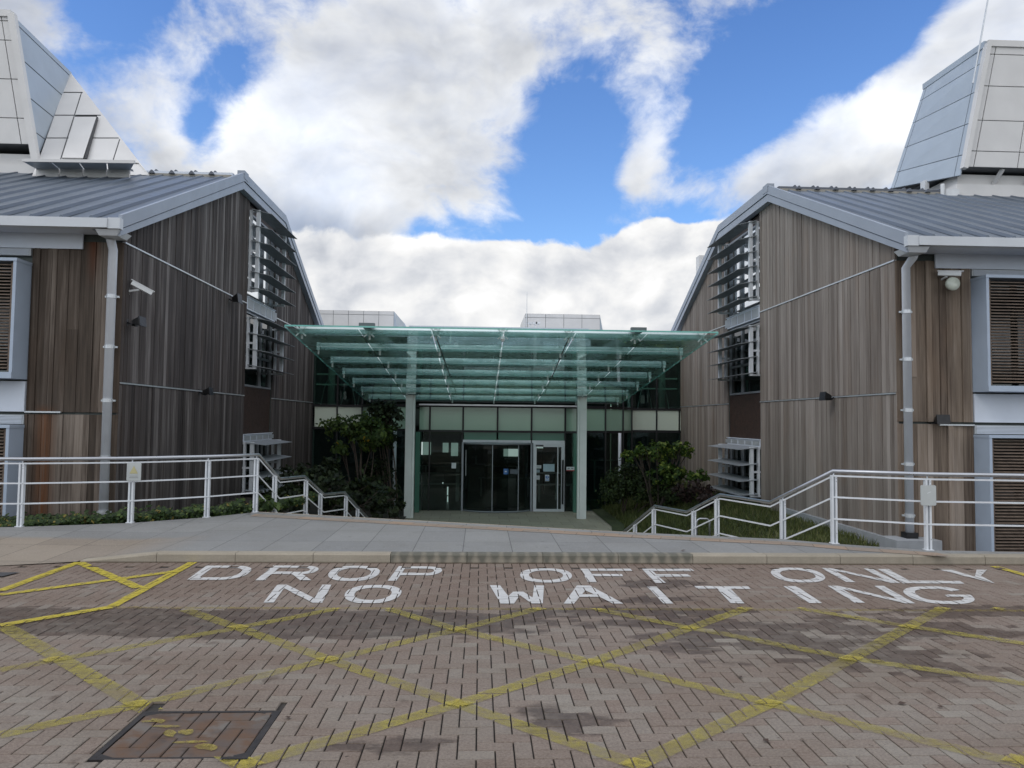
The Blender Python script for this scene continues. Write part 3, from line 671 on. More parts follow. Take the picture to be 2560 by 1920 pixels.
for (px, py, wx_, wy_, ang) in ((368, 1803, .035, .02, 0), (396, 1802, .05, .03, -.4), (413, 1816, .08, .016, 0), (424, 1834, .05, .03, -.9), (463, 1830, .045, .035, -.5), (475, 1855, .09, .017, 0), (515, 1868, .06, .035, -.3)):
    p = Zp(px, py); pts = []
    for k in range(9):
        a = 2*PI*k/9; rr_ = 1+rnd.uniform(-.3, .3); x_, y_ = wx_*rr_*math.cos(a), wy_*rr_*math.sin(a)
        pts.append((p.x+x_*math.cos(ang)-y_*math.sin(ang), p.y+x_*math.sin(ang)+y_*math.cos(ang), .0015))
    mb.face(pts)
mb.build('paint_flecks', worn_paint('yellow_flecks', (.33, .26, .05), False, .2, .9), mc)
bricks = old

# kerb
kb = MB()
def kerb_run(pts, h0=.115, h1=.115):
    tot = sum((Vector(pts[k+1])-Vector(pts[k])).length for k in range(len(pts)-1)); run = 0
    for k in range(len(pts)-1):
        a, b = Vector(pts[k]), Vector(pts[k+1]); L = (b-a).length; nseg = max(1, round(L/.905)); d = (b-a)/L; nrm = Vector((-d.y, d.x))
        for q in range(nseg):
            p0 = a+d*(L*q/nseg+.003); p1 = a+d*(L*(q+1)/nseg-.003)
            t0 = (run+L*q/nseg)/tot; t1 = (run+L*(q+1)/nseg)/tot
            z0 = h0+(h1-h0)*t0; z1_ = h0+(h1-h0)*t1
            tint = 1. if (p0.x > -1.7 and p1.x < 2.95 and abs(p0.y-KY) < .1) else (.12 if p0.x > 2.9 else .0)
            c = .02
            A = [(p0.x, p0.y), (p1.x, p1.y)]
            def V(p, off, z): return (p.x+nrm.x*off, p.y+nrm.y*off, z)
            prof = [(0, -.15), (0.004, z0-c), (c, z0), (.15, z0)]
            prof1 = [(0, -.15), (0.004, z1_-c), (c, z1_), (.15, z1_)]
            for s_ in range(3):
                kb.face([V(p0, *prof[s_]), V(p1, *prof1[s_]), V(p1, *prof1[s_+1]), V(p0, *prof[s_+1])], tint)
            kb.face([V(p0, *q_) for q_ in prof]+[V(p0, .15, -.15)], tint); kb.face([V(p1, *q_) for q_ in prof1[::-1]]+[V(p1, .15, -.15)], tint)
        run += L
kxl = onz(205, 1402, 0).x
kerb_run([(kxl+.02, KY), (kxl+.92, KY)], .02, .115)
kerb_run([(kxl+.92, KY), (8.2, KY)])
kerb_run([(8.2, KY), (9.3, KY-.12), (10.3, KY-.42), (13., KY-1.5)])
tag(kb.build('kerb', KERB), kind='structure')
# dark sand behind joints of the kerb
# path / pavement
ZP = .115
edge_px = [(55, 1317), (200, 1312), (330, 1307), (520, 1293), (643, 1280)]
LE = [onz(x, y, ZP) for x, y in edge_px]
RE = [onz(x, y, ZP) for x, y in ((1560, 1330), (1958, 1348), (2085, 1359), (2320, 1375.5))]
back = [Vector((-30, LE[0].y-3.2, ZP)), Vector((-13, LE[0].y-.9, ZP))]+LE+RE+[Vector((12, RE[-1].y-.55, ZP)), Vector((30, RE[-1].y-2.0, ZP))]
pm = MB()
kin = KY+.15
frontL = [(-30, 6.6), (-13, 7.6), (kxl-.9, 8.72), (kxl+.02, KY)]
# lower paving at the dropped left end meets the road level
pm_top = [(p.x, p.y, ZP) for p in back]
F = [(-30, 6.6, .008), (-13, 7.7, .008), (kxl-1.2, 8.72, .008), (kxl, KY-.01, .012), (kxl+.02, kin, .022), (kxl+.92, kin, ZP-.002), (8.2, kin, ZP), (9.33, kin-.12, ZP), (10.36, kin-.42, ZP), (13.05, kin-1.5, ZP), (30, 6., ZP)]
def strip_mesh(mb, A, B, tint=0.):
    """fill between two polylines by matching x"""
    xs = sorted(set([p[0] for p in A]+[p[0] for p in B]))
    def at(P, x):
        for k in range(len(P)-1):
            if P[k][0] <= x <= P[k+1][0]+1e-9:
                t = (x-P[k][0])/max(1e-9, P[k+1][0]-P[k][0]); return Vector(P[k]).lerp(Vector(P[k+1]), t)
        return Vector(P[0] if x < P[0][0] else P[-1])
    for k in range(len(xs)-1):
        if xs[k+1]-xs[k] < 1e-4: continue
        a0, a1, b0, b1 = at(A, xs[k]), at(A, xs[k+1]), at(B, xs[k]), at(B, xs[k+1])
        mb.face([a0, a1, b1, b0], tint)
    return at
at = strip_mesh(pm, F, [tuple(p) for p in pm_top])
for k in range(len(back)-1):
    a, b = back[k], back[k+1]; pm.face([(b.x, b.y, ZP), (a.x, a.y, ZP), (a.x, a.y, -1.6), (b.x, b.y, -1.6)])
tag(pm.build('path', PATHM), kind='structure')
ts = MB()
nL, nR = LE[-1], RE[0]
dd = (nR-nL).normalized(); nn = Vector((dd.y, -dd.x, 0))
pts_b = [nL+dd*.15+nn*.25, nR+nn*.22, RE[1]+Vector((0, -.25, 0)), RE[2]+Vector((0, -.25, 0)), RE[3]+Vector((0, -.2, 0))]
pts_f = [p+Vector((.0, -.30, 0)) for p in pts_b]
for k in range(len(pts_b)-1):
    ts.face([(p.x, p.y, ZP+.004) for p in (pts_f[k], pts_f[k+1], pts_b[k+1], pts_b[k])])
tag(ts.build('tactile_paving', TACT, None), kind='structure')
# cover of dark tarmac at the far left edge of the photo
cv = MB(); a = onz(0, 1418, .02); 
cv.face([(-9.2, 8.15, .012), (onz(70, 1424, .01).x, 8.50, .012), (onz(40, 1430, .01).x, 8.28, .012), (-9.2, 7.95, .012)])
tag(cv.build('tarmac', plain('tarmac', (.05, .05, .052), .9)), kind='structure')

# ------------------------------------------------------------------ steps, court, beds
ZC = -1.25
Ldir = Vector((.31, 1, 0)); Rdir = Vector((-.31, 1, 0))
RS = RE[2]                                   # right rail starts at the 2085 post
def Lp(Y): return Vector((LE[-1].x+.31*(Y-LE[-1].y), Y, 0))
def Rp(Y): return Vector((RS.x-.31*(Y-RS.y), Y, 0))
stp = MB()
# stations: (left Y, right Y, z)
nst = 9; drop = (ZP-ZC)/nst
fl = [(0.05, .75), (1.55, 2.25), (3.1, 3.9)]
st = []
for (s0, s1) in fl:
    for k in range(3): st.append(s0+(s1-s0)*k/2.2)
z = ZP
aL, aR = Lp(LE[-1].y+.02), Rp(RS.y+.02)
prevL, prevR = LE[-1]+Vector((.02, .0, 0)), RE[0]
pr = [(LE[-1].x, LE[-1].y), (RE[2].x, RE[2].y)]
for k in range(nst):
    s_ = st[k]; nxt = st[k+1] if k+1 < nst else 9.5
    a, b = Lp(LE[-1].y+s_), Rp(RS.y+s_); c, d = Lp(LE[-1].y+nxt), Rp(RS.y+nxt)
    if c.x > d.x-.3: c.x = d.x = 0.45
    zt = ZP-drop*(k+1)
    stp.face([(a.x, a.y, zt+drop), (a.x, a.y, zt), (b.x, b.y, zt), (b.x, b.y, zt+drop)])
    if k+1 < nst: stp.face([(a.x, a.y, zt), (b.x, b.y, zt), (d.x, d.y, zt), (c.x, c.y, zt)])
    if k == 0: stp.face([(LE[-1].x, LE[-1].y, ZP-.004), (RE[0].x, RE[0].y, ZP-.004), (RS.x, RS.y, ZP-.004), (b.x, b.y, ZP-.004), (a.x, a.y, ZP-.004)])
tag(stp.build('entrance_steps', COURTM), 'stone steps dropping from the pavement to the glazed entrance', 'steps')
ct = MB(); ct.face([(-9, 12.2, ZC), (10, 10, ZC), (10, 24.6, ZC), (10, 32, ZC), (-9, 32, ZC)]); tag(ct.build('court_floor', COURTM), kind='structure')

XLW, XRW = -6.12, 7.44                       # gable planes
YNL, YNR = 12.8, 12.95
YC, YSD = 24.6, 27.3                         # entrance glazing, recessed side glazing
def bed(name, X0, X1, Y0, Y1, zf, mat, ny=26, nx_=10, lbl=None, kind='structure'):
    b = MB()
    def P(i, j):
        u = i/nx_; v = j/ny; x = X0(v)*(1-u)+X1(v)*u; y = Y0+(Y1-Y0)*v
        return (x, y, zf(x, y, u)+.03*math.sin(x*5+y*3)*u*(1-u)*4)
    for j in range(ny):
        for i in range(nx_): b.face([P(i, j), P(i+1, j), P(i+1, j+1), P(i, j+1)])
    return tag(b.build(name, mat, smooth=True), kind=kind)
def smooth(a, b, x): t = max(0, min(1, (x-a)/(b-a))); return t*t*(3-2*t)
def court_edge_L(y): return Lp(min(y, 18.6)).x-.15 if y < 18.6 else (-2.05-.15 if y > 21 else Lp(18.6).x-.15+( -2.2-(Lp(18.6).x-.15))*(y-18.6)/2.4)
def court_edge_R(y): return Rp(min(y, 16.5)).x+.15 if y < 16.5 else (3.75 if y > 21 else Rp(16.5).x+.15+(3.75-(Rp(16.5).x+.15))*(y-16.5)/4.5)
def zl(x, y, u=None):
    e_ = court_edge_L(y); u = max(0, min(1, (e_-x)/(e_-XLW)))
    near = smooth(15.5, 12.7, y); base = -1.2+.9*smooth(0, 1, u)
    return max(base, base*(1-near)+(.10)*near) if u > .0 else base
def zr(x, y, u=None):
    e_ = court_edge_R(y); u = max(0, min(1, (x-e_)/(XRW-e_)))
    near = smooth(12.6, 10.8, y)
    return -1.22+.74*smooth(0, 1, u)*(1 if y > 14 else .7+.3*(y-10)/4) + .15*near
bed('planting_bed', lambda v: court_edge_L(12.9+(27.3-12.9)*v), lambda v: XLW, 12.9, 27.3, zl, SOIL)
GRM = plain('lawn_soil', (.045, .055, .02), .95, 0, .35, 4, .6, 50)
bed('grass_bank', lambda v: court_edge_R(10.9+(27.3-10.9)*v), lambda v: XRW, 10.9, 27.3, zr, GRM)
b = MB(); b.face([(-20, 9.2, .06), (XLW+2.27, 12.6, .06), (XLW+2.27, 13.2, .06), (-20, 13.2, .06)])
for k, (p, q) in enumerate(zip(back[:-1], back[1:])): pass
ivy_soil = MB()
strip_mesh(ivy_soil, [(p.x, p.y+.0, .075) for p in back[:2]+LE], [(-30, 13.0, .085), (LE[-1].x, 13.0, .085)])
tag(ivy_soil.build('border_soil', SOIL), kind='structure')
gv = MB(); gv.face([(6.2, 10.4, -.62), (30, 8, -.62), (30, 13.4, -.62), (6.2, 13.4, -.62)]); tag(gv.build('service_yard', CONC), kind='structure')

# ------------------------------------------------------------------ the two timber buildings
ZE, ZR = 4.98, 7.71                          # roof height at the eave and along the ridge
def building(s, X0, YN, TG, TF, label):
    """s = -1 left, +1 right. u runs away from the court."""
    YE = 12.33; YR0, YR1 = 18.4, 22.35; YB = 28.6
    B = empty('office_building', (X0+s*3, YN+3, -.6), label, 'building', 'timber clad office buildings')
    X = lambda u: X0+s*u
    def rz(y):
        if y < YR0: return ZE+(ZR-ZE)*(y-YE)/(YR0-YE)
        if y < YR1: return ZR
        return ZR-(ZR-ZE)*(y-YR1)/(YR0-YE)*1.0
    UE = 26
    # core body
    c = MB(); prof = [(YN+.03, -1.7), (YN+.03, rz(YN)-.32), (YR0, ZR-.36), (YR1, ZR-.36), (YB, rz(YB)-.36), (YB, -1.7)]
    def slot(u): return [(X(u), y, z) for y, z in prof]
    a, b_ = slot(.04), slot(UE)
    for k in range(len(prof)):
        j = (k+1) % len(prof); c.face([a[k], a[j], b_[j], b_[k]])
    c.face(b_); 
    # gable end of the core with the window column cut out
    WY0, WY1 = 19.42, 22.02
    def gz(y): return rz(y)-.34
    c.face([(X(.04), YN+.03, -1.7), (X(.04), WY0, -1.7), (X(.04), WY0, gz(WY0)), (X(.04), YN+.03, gz(YN+.03))])
    c.face([(X(.04), WY1, -1.7), (X(.04), YB, -1.7), (X(.04), YB, gz(YB)), (X(.04), YR1, gz(YR1)), (X(.04), WY1, gz(WY1))])
    c.face([(X(.22), WY0, -1.7), (X(.22), WY1, -1.7), (X(.22), WY1, gz(WY1)), (X(.22), WY0, gz(WY0))])
    c.face([(X(.04), WY0, -1.7), (X(.22), WY0, -1.7), (X(.22), WY0, gz(WY0)), (X(.04), WY0, gz(WY0))])
    c.face([(X(.04), WY1, -1.7), (X(.22), WY1, -1.7), (X(.22), WY1, gz(WY1)), (X(.04), WY1, gz(WY1))])
    c.build('wall_core', INT, B)
    # gable boards
    g = MB(); y = YN
    def gboard(y0, y1, z0, z1a, z1b, t, off):
        p = lambda yy, o, zz: (X(o), yy, zz)
        e_ = .0035
        g.hexa([p(y0+e_, .035, z0), p(y1-e_, .035, z0), p(y1-e_, -off, z0), p(y0+e_, -off, z0), p(y0+e_, .035, z1a), p(y1-e_, .035, z1b), p(y1-e_, -off, z1b), p(y0+e_, -off, z1a)], t)
    tb = .5
    while y < YB:
        wd = rnd.choice((.105, .12, .12, .145)); y1 = min(YB, y+wd)
        if y < WY0 < y1: y1 = WY0
        if abs(y-WY0) < .002:
            g.build('gable_cladding', TG, B); g = MB(); y = WY1; y1 = y+wd
        tiers = [(-1.3, 2.285), (2.325, 4.685), (4.725, 99)]
        for (z0, z1) in tiers:
            tb = min(1, max(0, rnd.gauss(.42, .2))); 
            if rnd.random() < .07: tb = rnd.choice((.05, 1.0, .9))
            top0, top1 = gz(y)+.05, gz(y1)+.05
            if z0 >= min(top0, top1)-.05: continue
            gboard(y, y1, z0, min(z1, top0), min(z1, top1), tb, rnd.uniform(.0, .014))
        y = y1
    g.build('gable_cladding', TG, B)
    # flashings on the gable
    f = MB()
    for zz, ya, yb in ((4.705, YN, WY0), (2.305, YN+.02, WY0), (4.705, WY1, 27.2), (2.305, WY1, YSD)):
        f = MB(); f.box(X(-.022), X(.03), ya, yb, zz-.013, zz+.013); f.build('flashing', STEEL, B)
    f = MB()
    f.box(X(.75 if s > 0 else .93), X(1.39 if s > 0 else 1.52), YN-.045, YN+.0, 1.735 if s > 0 else 1.785, 1.76 if s > 0 else 1.81)
    if s > 0: pass
    f.build('flashing', STEEL, B)
    # front boards
    g = MB(); u = .0
    WB0 = 1.52 if s < 0 else 1.39                # window column starts here
    WW = 1.9
    while u < 14:
        wd = rnd.choice((.08, .10, .12, .15, .19)); u1 = u+wd
        if u < WB0 < u1: u1 = WB0
        inwin = any(WB0+k*3.6-.001 <= u < WB0+k*3.6+WW for k in range(4))
        if inwin:
            k = int((u-WB0+.01)//3.6); u = WB0+k*3.6+WW; g.build('front_cladding', TF, B); g = MB(); continue
        for z0, z1 in ((-1.3, 1.76), (1.80, ZE-.28)):
            t = min(1, max(0, rnd.gauss(.42, .32)))
            o = rnd.uniform(0, .02)+(.025 if rnd.random() < .25 else 0)
            if rnd.random() < .2 and z1 > 2: z0 += rnd.choice((0, .8, 1.4))-.0; 
            if z0 > 1.85:
                g.box(X(u+.003), X(u1-.003), YN-.012, YN+.03, 1.80, z0, max(0, t-.3))
            g.box(X(u+.003), X(u1-.003), YN-o, YN+.03, z0, z1, t)
        u = u1
    g.build('front_cladding', TF, B)
    # roof sheet with seams
    r = MB()
    th = .10
    def slab(y0, z0, y1, z1): r.hexa([(X(-.16), y0, z0-th), (X(UE), y0, z0-th), (X(UE), y1, z1-th), (X(-.16), y1, z1-th), (X(-.16), y0, z0), (X(UE), y0, z0), (X(UE), y1, z1), (X(-.16), y1, z1)])
    slab(YE, ZE, YR0, ZR); slab(YR0, ZR, YR1, ZR-.001); slab(YR1, ZR-.001, YB+.3, rz(YB+.3))
    uu = .32
    while uu < UE:
        x = X(uu)
        for (y0, z0, y1, z1) in ((YE-.02, ZE, YR0+.1, ZR+.02),):
            w1, h1 = .045, .055
            r.hexa([(x-w1, y0, z0), (x+w1, y0, z0), (x+w1, y1, z1), (x-w1, y1, z1), (x-w1*.35, y0, z0+h1), (x+w1*.35, y0, z0+h1), (x+w1*.35, y1, z1+h1), (x-w1*.35, y1, z1+h1)])
        uu += .48
    ro = r.build('roof', ROOF, B)
    cap = MB()
    cap.box(X(.1), X(UE), YR0-.02, YR0+.35, ZR+.002, ZR+.09)
    cap.box(X(.1), X(UE), YR0-.14, YR0-.021, ZR-.10, ZR-.005, mi=2)
    uu = .56
    while uu < UE:
        cap.hexa([(X(uu)-.07, YR0-.20, ZR-.02), (X(uu)+.07, YR0-.20, ZR-.02), (X(uu)+.07, YR0-.1, ZR-.02), (X(uu)-.07, YR0-.1, ZR-.02), (X(uu)-.015, YR0-.20, ZR+.06), (X(uu)+.015, YR0-.20, ZR+.06), (X(uu)+.015, YR0-.1, ZR+.06), (X(uu)-.015, YR0-.1, ZR+.06)], mi=1)
        cap.hexa([(X(uu)-.06, YR0+.05, ZR+.09), (X(uu)+.06, YR0+.05, ZR+.09), (X(uu)+.06, YR0+.3, ZR+.09), (X(uu)-.06, YR0+.3, ZR+.09), (X(uu)-.015, YR0+.05, ZR+.155), (X(uu)+.015, YR0+.05, ZR+.155), (X(uu)+.015, YR0+.3, ZR+.155), (X(uu)-.015, YR0+.3, ZR+.155)], mi=1)
        uu += .48
    cap.build('ridge_cap', [WHITEP if s < 0 else TRIMD, TRIMD, CLOS], ro)
    # barge board round the gable: broad upper band, groove, lower lip
    bg_ = MB()
    def barge(o0, o1, ex0, ex1, mi):
        P = [(YE-.03, ZE+.02), (YR0+.02, ZR+.07), (YR1-.02, ZR+.07), (YB+.3, rz(YB+.3)+.03)]
        for k in range(3):
            (ya, za), (yb, zb) = P[k], P[k+1]
            za0 = za+o0; zb0 = zb+o0; za1 = za-o1; zb1 = zb-o1
            if k == 0: za1 += .07*(o1 > .3)
            bg_.hexa([(X(ex0), ya, za1), (X(ex1), ya, za1), (X(ex1), yb, zb1), (X(ex0), yb, zb1), (X(ex0), ya, za0), (X(ex1), ya, za0), (X(ex1), yb, zb0), (X(ex0), yb, zb0)], mi=mi)
    barge(.05, .17, -.13, -.19, 0); barge(-.172, .19, -.12, -.155, 1); barge(-.192, .37, -.0, -.17, 0)
    bg_.box(X(-.02), X(-.20), YR0-.04, YR0+.28, ZR-.05, ZR+.15)
    bg_.build('barge_board', [TRIM, TRIMD], ro)
    gt = MB()
    gt.box(X(.0), X(UE), YE-.14, YE-.002, ZE-.17, ZE-.014); gt.box(X(-.195), X(.0), YE-.12, YE+.0, ZE-.18, ZE+.0)
    gt.hexa([(X(-.12), YE-.04, ZE-.28), (X(.17), YE-.04, ZE-.28), (X(.17), YE+.30, ZE-.28), (X(-.12), YE+.30, ZE-.28), (X(-.17), YE-.09, ZE-.185), (X(.21), YE-.09, ZE-.185), (X(.21), YE+.36, ZE-.185), (X(-.17), YE+.36, ZE-.185)])
    gt.build('gutter', GUTTER, ro)
    sf = MB(); sf.box(X(.67 if s < 0 else .72), X(UE), YN-.05, YN-.015, 4.57, 4.90); sf.box(X(.36), X(UE), YE, YN+.0, ZE-.15, ZE-.125)
    sf.build('eave_panel', WHITEP, B)
    # front window column
    for k in range(1):
        w0, w1 = WB0+k*3.6, WB0+k*3.6+WW; pj = .42
        def frame(z0, z1, name, low=False):
            q = MB(); t = .05
            q.box(X(w0), X(w0+t), YN-pj, YN, z0, z1); q.box(X(w1-t), X(w1), YN-pj, YN, z0, z1)
            q.box(X(w0-.01), X(w1+.01), YN-pj-.01, YN, z1, z1+t)
            q.box(X(w0), X(w1), YN-pj-.012, YN, z0-.10, z0)
            o = q.build('window', [BOXM], B)
            gl = MB(); gl.box(X(w0+t), X(w1-t), YN-.10, YN-.07, z0, z1); gl.build('pane', GL_D, o)
            sh = MB(); zz = z0+.06
            fu0, fu1 = w0+t+.015, w0+t+.015+.78
            sh.box(X(fu0), X(fu0+.05), YN-pj+.06, YN-pj+.10, z0+.02, z1-.02); sh.box(X(fu1), X(fu1+.05), YN-pj+.06, YN-pj+.10, z0+.02, z1-.02)
            sh.box(X(fu1+.06), X(fu1+.11), YN-pj+.06, YN-pj+.10, z0+.02, z1-.02)
            while zz < z1-.05:
                for (p_, q_) in ((fu0+.05, fu1), (fu1+.11, w1-t)):
                    sh.hexa([(X(p_), YN-pj+.05, zz), (X(q_), YN-pj+.05, zz), (X(q_), YN-pj+.10, zz+.02), (X(p_), YN-pj+.10, zz+.02),
                             (X(p_), YN-pj+.05, zz+.012), (X(q_), YN-pj+.05, zz+.012), (X(q_), YN-pj+.10, zz+.032), (X(p_), YN-pj+.10, zz+.032)])
                zz += .055
            sh.build('louvre_shutter', SLAT, o)
        frame(2.44, 4.27 if s < 0 else 4.34, 'w'); frame(-.62, 1.53, 'd')
        wp = MB(); wp.box(X(w0+.01), X(w1), YN-.04, YN+.02, 1.80, 2.31); wp.build('wall_panel', WHITEP, B)
        for z0, z1 in ((4.44, 4.56), (1.59, 1.75)):
            q = MB(); q.box(X(w0-.0), X(w1), YN-.05, YN+.02, z0, z1, mi=0); nn_ = 6
            for m_ in range(nn_): q.box(X(w0+.03), X(w1-.03), YN-.062, YN-.05, z0+.012+(z1-z0-.02)*m_/nn_, z0+.012+(z1-z0-.02)*(m_+.45)/nn_, mi=1)
            q.build('vent_grille', [GRILLE, WHITEP], B)
    # gable window column
    wx = .10
    def pane(z0, z1, gm=GL_D):
        fr_ = MB(); t = .05
        fr_.box(X(wx-.05), X(wx+.05), WY0, WY0+t, z0, z1); fr_.box(X(wx-.05), X(wx+.05), WY1-t, WY1, z0, z1)
        fr_.box(X(wx-.05), X(wx+.05), WY0+t, WY1-t, z0, z0+t); fr_.box(X(wx-.05), X(wx+.05), WY0+t, WY1-t, z1-t, z1)
        fr_.box(X(wx-.045), X(wx+.04), WY0+1.55, WY0+1.62, z0+t, z1-t)
        if z1-z0 > 1.5: fr_.box(X(wx-.045), X(wx+.04), WY0+t, WY1-t, z0+.8, z0+.86)
        o = fr_.build('window', LOUV, B)
        gl = MB(); gl.face([(X(wx), WY0+t, z0+t), (X(wx), WY1-t, z0+t), (X(wx), WY1-t, z1-t), (X(wx), WY0+t, z1-t)]); gl.build('pane', gm, o)
        return o
    pane(4.90, 7.18, GL_M); pane(2.56, 4.54); pane(-.38, 1.08)
    pw = MB(); pw.box(X(.06), X(.10), WY0, WY1, 1.30, 2.55); pw.build('wood_panel', PANELWOOD, B); pw = MB(); pw.box(X(.06), X(.10), WY0, WY1, 7.18, ZR-.32); pw.build('wood_panel', PANELWOOD, B)
    for z0, z1 in ((4.56, 4.88), (1.10, 1.29)):
        q = MB()
        q.box(X(-.02), X(.08), WY0, WY1, z0, z1, mi=0)
        for k in range(5): q.box(X(-.028), X(-.02), WY0+.05+.56*k, WY0+.52+.56*k, z0+.04, z1-.04, mi=1)
        q.box(X(-.05), X(.0), WY0, WY1, z1, z1+.02)
        q.build('vent_grille', [WHITEP, GRILLE], B)
    # brise-soleil groups
    for zs, bm in (([7.12, 6.71, 6.30, 5.90, 5.49, 5.08], LOUVB), ([4.30, 3.88, 3.47, 3.05], LOUVB), ([1.05, .62, .20, -.17], LOUV)):
        q = MB(); z0, z1 = zs[-1]-.05, zs[0]+.05
        L = empty('sun_louvre', (0, 0, 0)); L.parent = B; L.location = -Vector(B.location)
        for yy in (WY0+.05, WY1+.02):
            q = MB()
            q.box(X(-.28), X(-.19), yy-.05, yy+.05, z0, z1)
            for zz in (z0+.02, z1-.02, (z0+z1)/2): q.box(X(-.27), X(.05), yy-.025, yy+.025, zz-.025, zz+.025)
            q.box(X(-.08), X(-.02), yy-.045, yy+.045, z0, z1)
            q.build('end_frame', PAINTW, L)
        for zz in zs:
            h = MB(); oi, oo = -.10, -.56
            h.hexa([(X(oi), WY0-.1, zz+.035), (X(oo), WY0+.12, zz-.03), (X(oo), WY1+.22, zz-.03), (X(oi), WY1+.1, zz+.035),
                    (X(oi), WY0-.1, zz+.055), (X(oo), WY0+.12, zz-.016), (X(oo), WY1+.22, zz-.016), (X(oi), WY1+.1, zz+.055)])
            h.build('blade', bm, L)
    # downpipe
    up = .11
    d = MB(); py = YN-.15; zb = -.05 if s < 0 else -.18
    d.tube([(X(up), YE+.22, ZE-.26), (X(up), YE+.24, ZE-.30), (X(up), py, ZE-.44), (X(up), py, zb)], .072, 16)
    dp = d.build('downpipe', PIPE, B, True)
    for k in range(5):
        zz = [3.75, 2.9, 2.0, 1.05, .15][k]; bk = MB()
        bk.tube([(X(up), py, zz-.03), (X(up), py, zz+.03)], .081, 16); bk.bar((X(up)-.115, py+.03, zz), (X(up)+.115, py+.03, zz), .03, .03); bk.box(X(up)-.02, X(up)+.02, py, YN, zz-.015, zz+.015); bk.build('bracket', STEEL, dp)
    # plinth
    p_ = MB(); p_.box(X(-.10), X(.03), 13.1 if s > 0 else YN, 17.9 if s > 0 else WY0, -1.6, -.30 if s > 0 else -.35); p_.build('plinth', CONC, B)
    if s > 0:
        p_ = MB(); p_.box(X(-.3), X(.5), YN-.45, YN+.1, -.7, -.24); p_.box(X(up)-.1, X(up)+.1, py-.09, py+.1, -.24, -.14, mi=1); p_.build('pipe_footing', [CONC, DARK], B)
    return B, X, rz

BL, XfL, rz = building(-1, XLW, YNL, T_L, T_LF, 'dark brown weathered timber building whose roof cowl has an access door')
BR, XfR, _ = building(1, XRW, YNR, T_R, T_RF, 'silvery grey timber building with a lightning rod on its roof cowl')

# ------------------------------------------------------------------ wind cowls on the roofs
def panel_face(mb, A, B_, C, D, us, vs, gap=.022, lift=.03, mi=0, mback=1):
    A, B_, C, D = map(Vector, (A, B_, C, D))
    n_ = (B_-A).cross(D-A).normalized()
    def P(u, v): return A*(1-u)*(1-v)+B_*u*(1-v)+C*u*v+D*(1-u)*v
    wu = ((B_-A).length+(C-D).length)/2; hv = ((D-A).length+(C-B_).length)/2
    for i in range(len(us)-1):
        for j in range(len(vs)-1):
            a0, a1 = us[i]+gap/wu/2, us[i+1]-gap/wu/2; b0, b1 = vs[j]+gap/hv/2, vs[j+1]-gap/hv/2
            q = [P(a0, b0), P(a1, b0), P(a1, b1), P(a0, b1)]; t = rnd.random()
            mb.face([p+n_*lift for p in q], t, mi)
            mb.face([P(us[i], vs[j]), P(us[i+1], vs[j]), P(us[i+1], vs[j+1]), P(us[i], vs[j+1])], 0, mback)
            for k in range(4): mb.face([q[k], q[(k+1) % 4], q[(k+1) % 4]+n_*lift, q[k]+n_*lift], t, mi)

# left cowl
XN = ony(30, 38, 18.0).x; ZT = ony(30, 38, 18.0).z
A_ = ony(30, 38, 18.0); Cn = ony(90, 398, 18.0)                   # near edge of the hood: top, foot
Bf = Vector((ony(177, 182, 21.0).x, 21.0, A_.z)); Df = ony(373, 437, 18.2)
cw = MB()
WX = -18.5
nA = Vector((WX, 18., A_.z)); nC = Vector((WX, 18., ony(90, 362, 18).z))
zslot = ony(70, 362, 18.).z
k_ = (A_.z-zslot)/(A_.z-Cn.z); Es = A_.lerp(Cn, k_)
panel_face(cw, (WX, 18, zslot), Es, A_, (WX, 18, A_.z), [0, .25, .5, .75, .965, 1], [0, .20, .50, .80, .95, 1], mi=0, mback=2)
_n = (A_-Cn).cross(Bf-Cn).normalized(); _n = _n if _n.x > 0 else -_n
cw.face([Cn, Bf, A_], 0, 2)
def onAB(u): return A_.lerp(Cn, u)+_n*.03, Bf.lerp(Cn, u)+_n*.03
lv = [0, .05, .30, .56, .80, .985]
for k in range(5):
    (p, q_), (r_, t_) = onAB(lv[k]+.004), onAB(lv[k+1]-.004)
    cw.face([r_, t_, q_, p], 0, 1)
# fin with the door, facing the road
_fn = (Bf-Cn).cross(Df-Cn).normalized(); _fn = _fn if _fn.y < 0 else -_fn
def finq(px, py, dy=0.):
    d = ray(px, py); P0 = Cn+_fn*dy
    return EYE+d*((P0-EYE).dot(_fn)/d.dot(_fn))
tri = [(97, 399), (346, 407), (172, 187)]
cw.face([finq(80, 440), finq(97, 399), finq(172, 187), finq(177, 182), finq(373, 437)], 0, 0)
cw.face([finq(*p, .01) for p in tri], 0, 2)
cw.face([finq(172, 187, .03), finq(346, 407, .03), finq(373, 437, .03), finq(177, 182, .03)][::-1], .5, 0)
def csh(x0, y): return x0-.313*(y-400)
rows = [180, 231, 288, 345, 410]
cols = {0: [60, 400], 1: [60, 151, 400], 2: [60, 151, 400], 3: [60, 151, 213, 283, 420]}
for r_ in range(4):
    for c_ in range(len(cols[r_])-1):
        y0, y1 = rows[r_]+1.2, rows[r_+1]-1.2; a0, a1 = cols[r_][c_]+1.3, cols[r_][c_+1]-1.3
        poly = [(csh(a0, y0), y0), (csh(a1, y0), y0), (csh(a1, y1), y1), (csh(a0, y1), y1)]
        if area(poly) < 0: poly = poly[::-1]
        tt = tri if area(tri) > 0 else tri[::-1]
        for k in range(3):
            poly = clip(poly, tt[k], tt[(k+1) % 3])
            if len(poly) < 3: break
        if len(poly) >= 3: cw.face([finq(x, y, .03) for x, y in poly], rnd.random(), 0)
cw.face([A_, Bf, (WX, 21, A_.z), (WX, 18, A_.z)], 0, 0)             # top
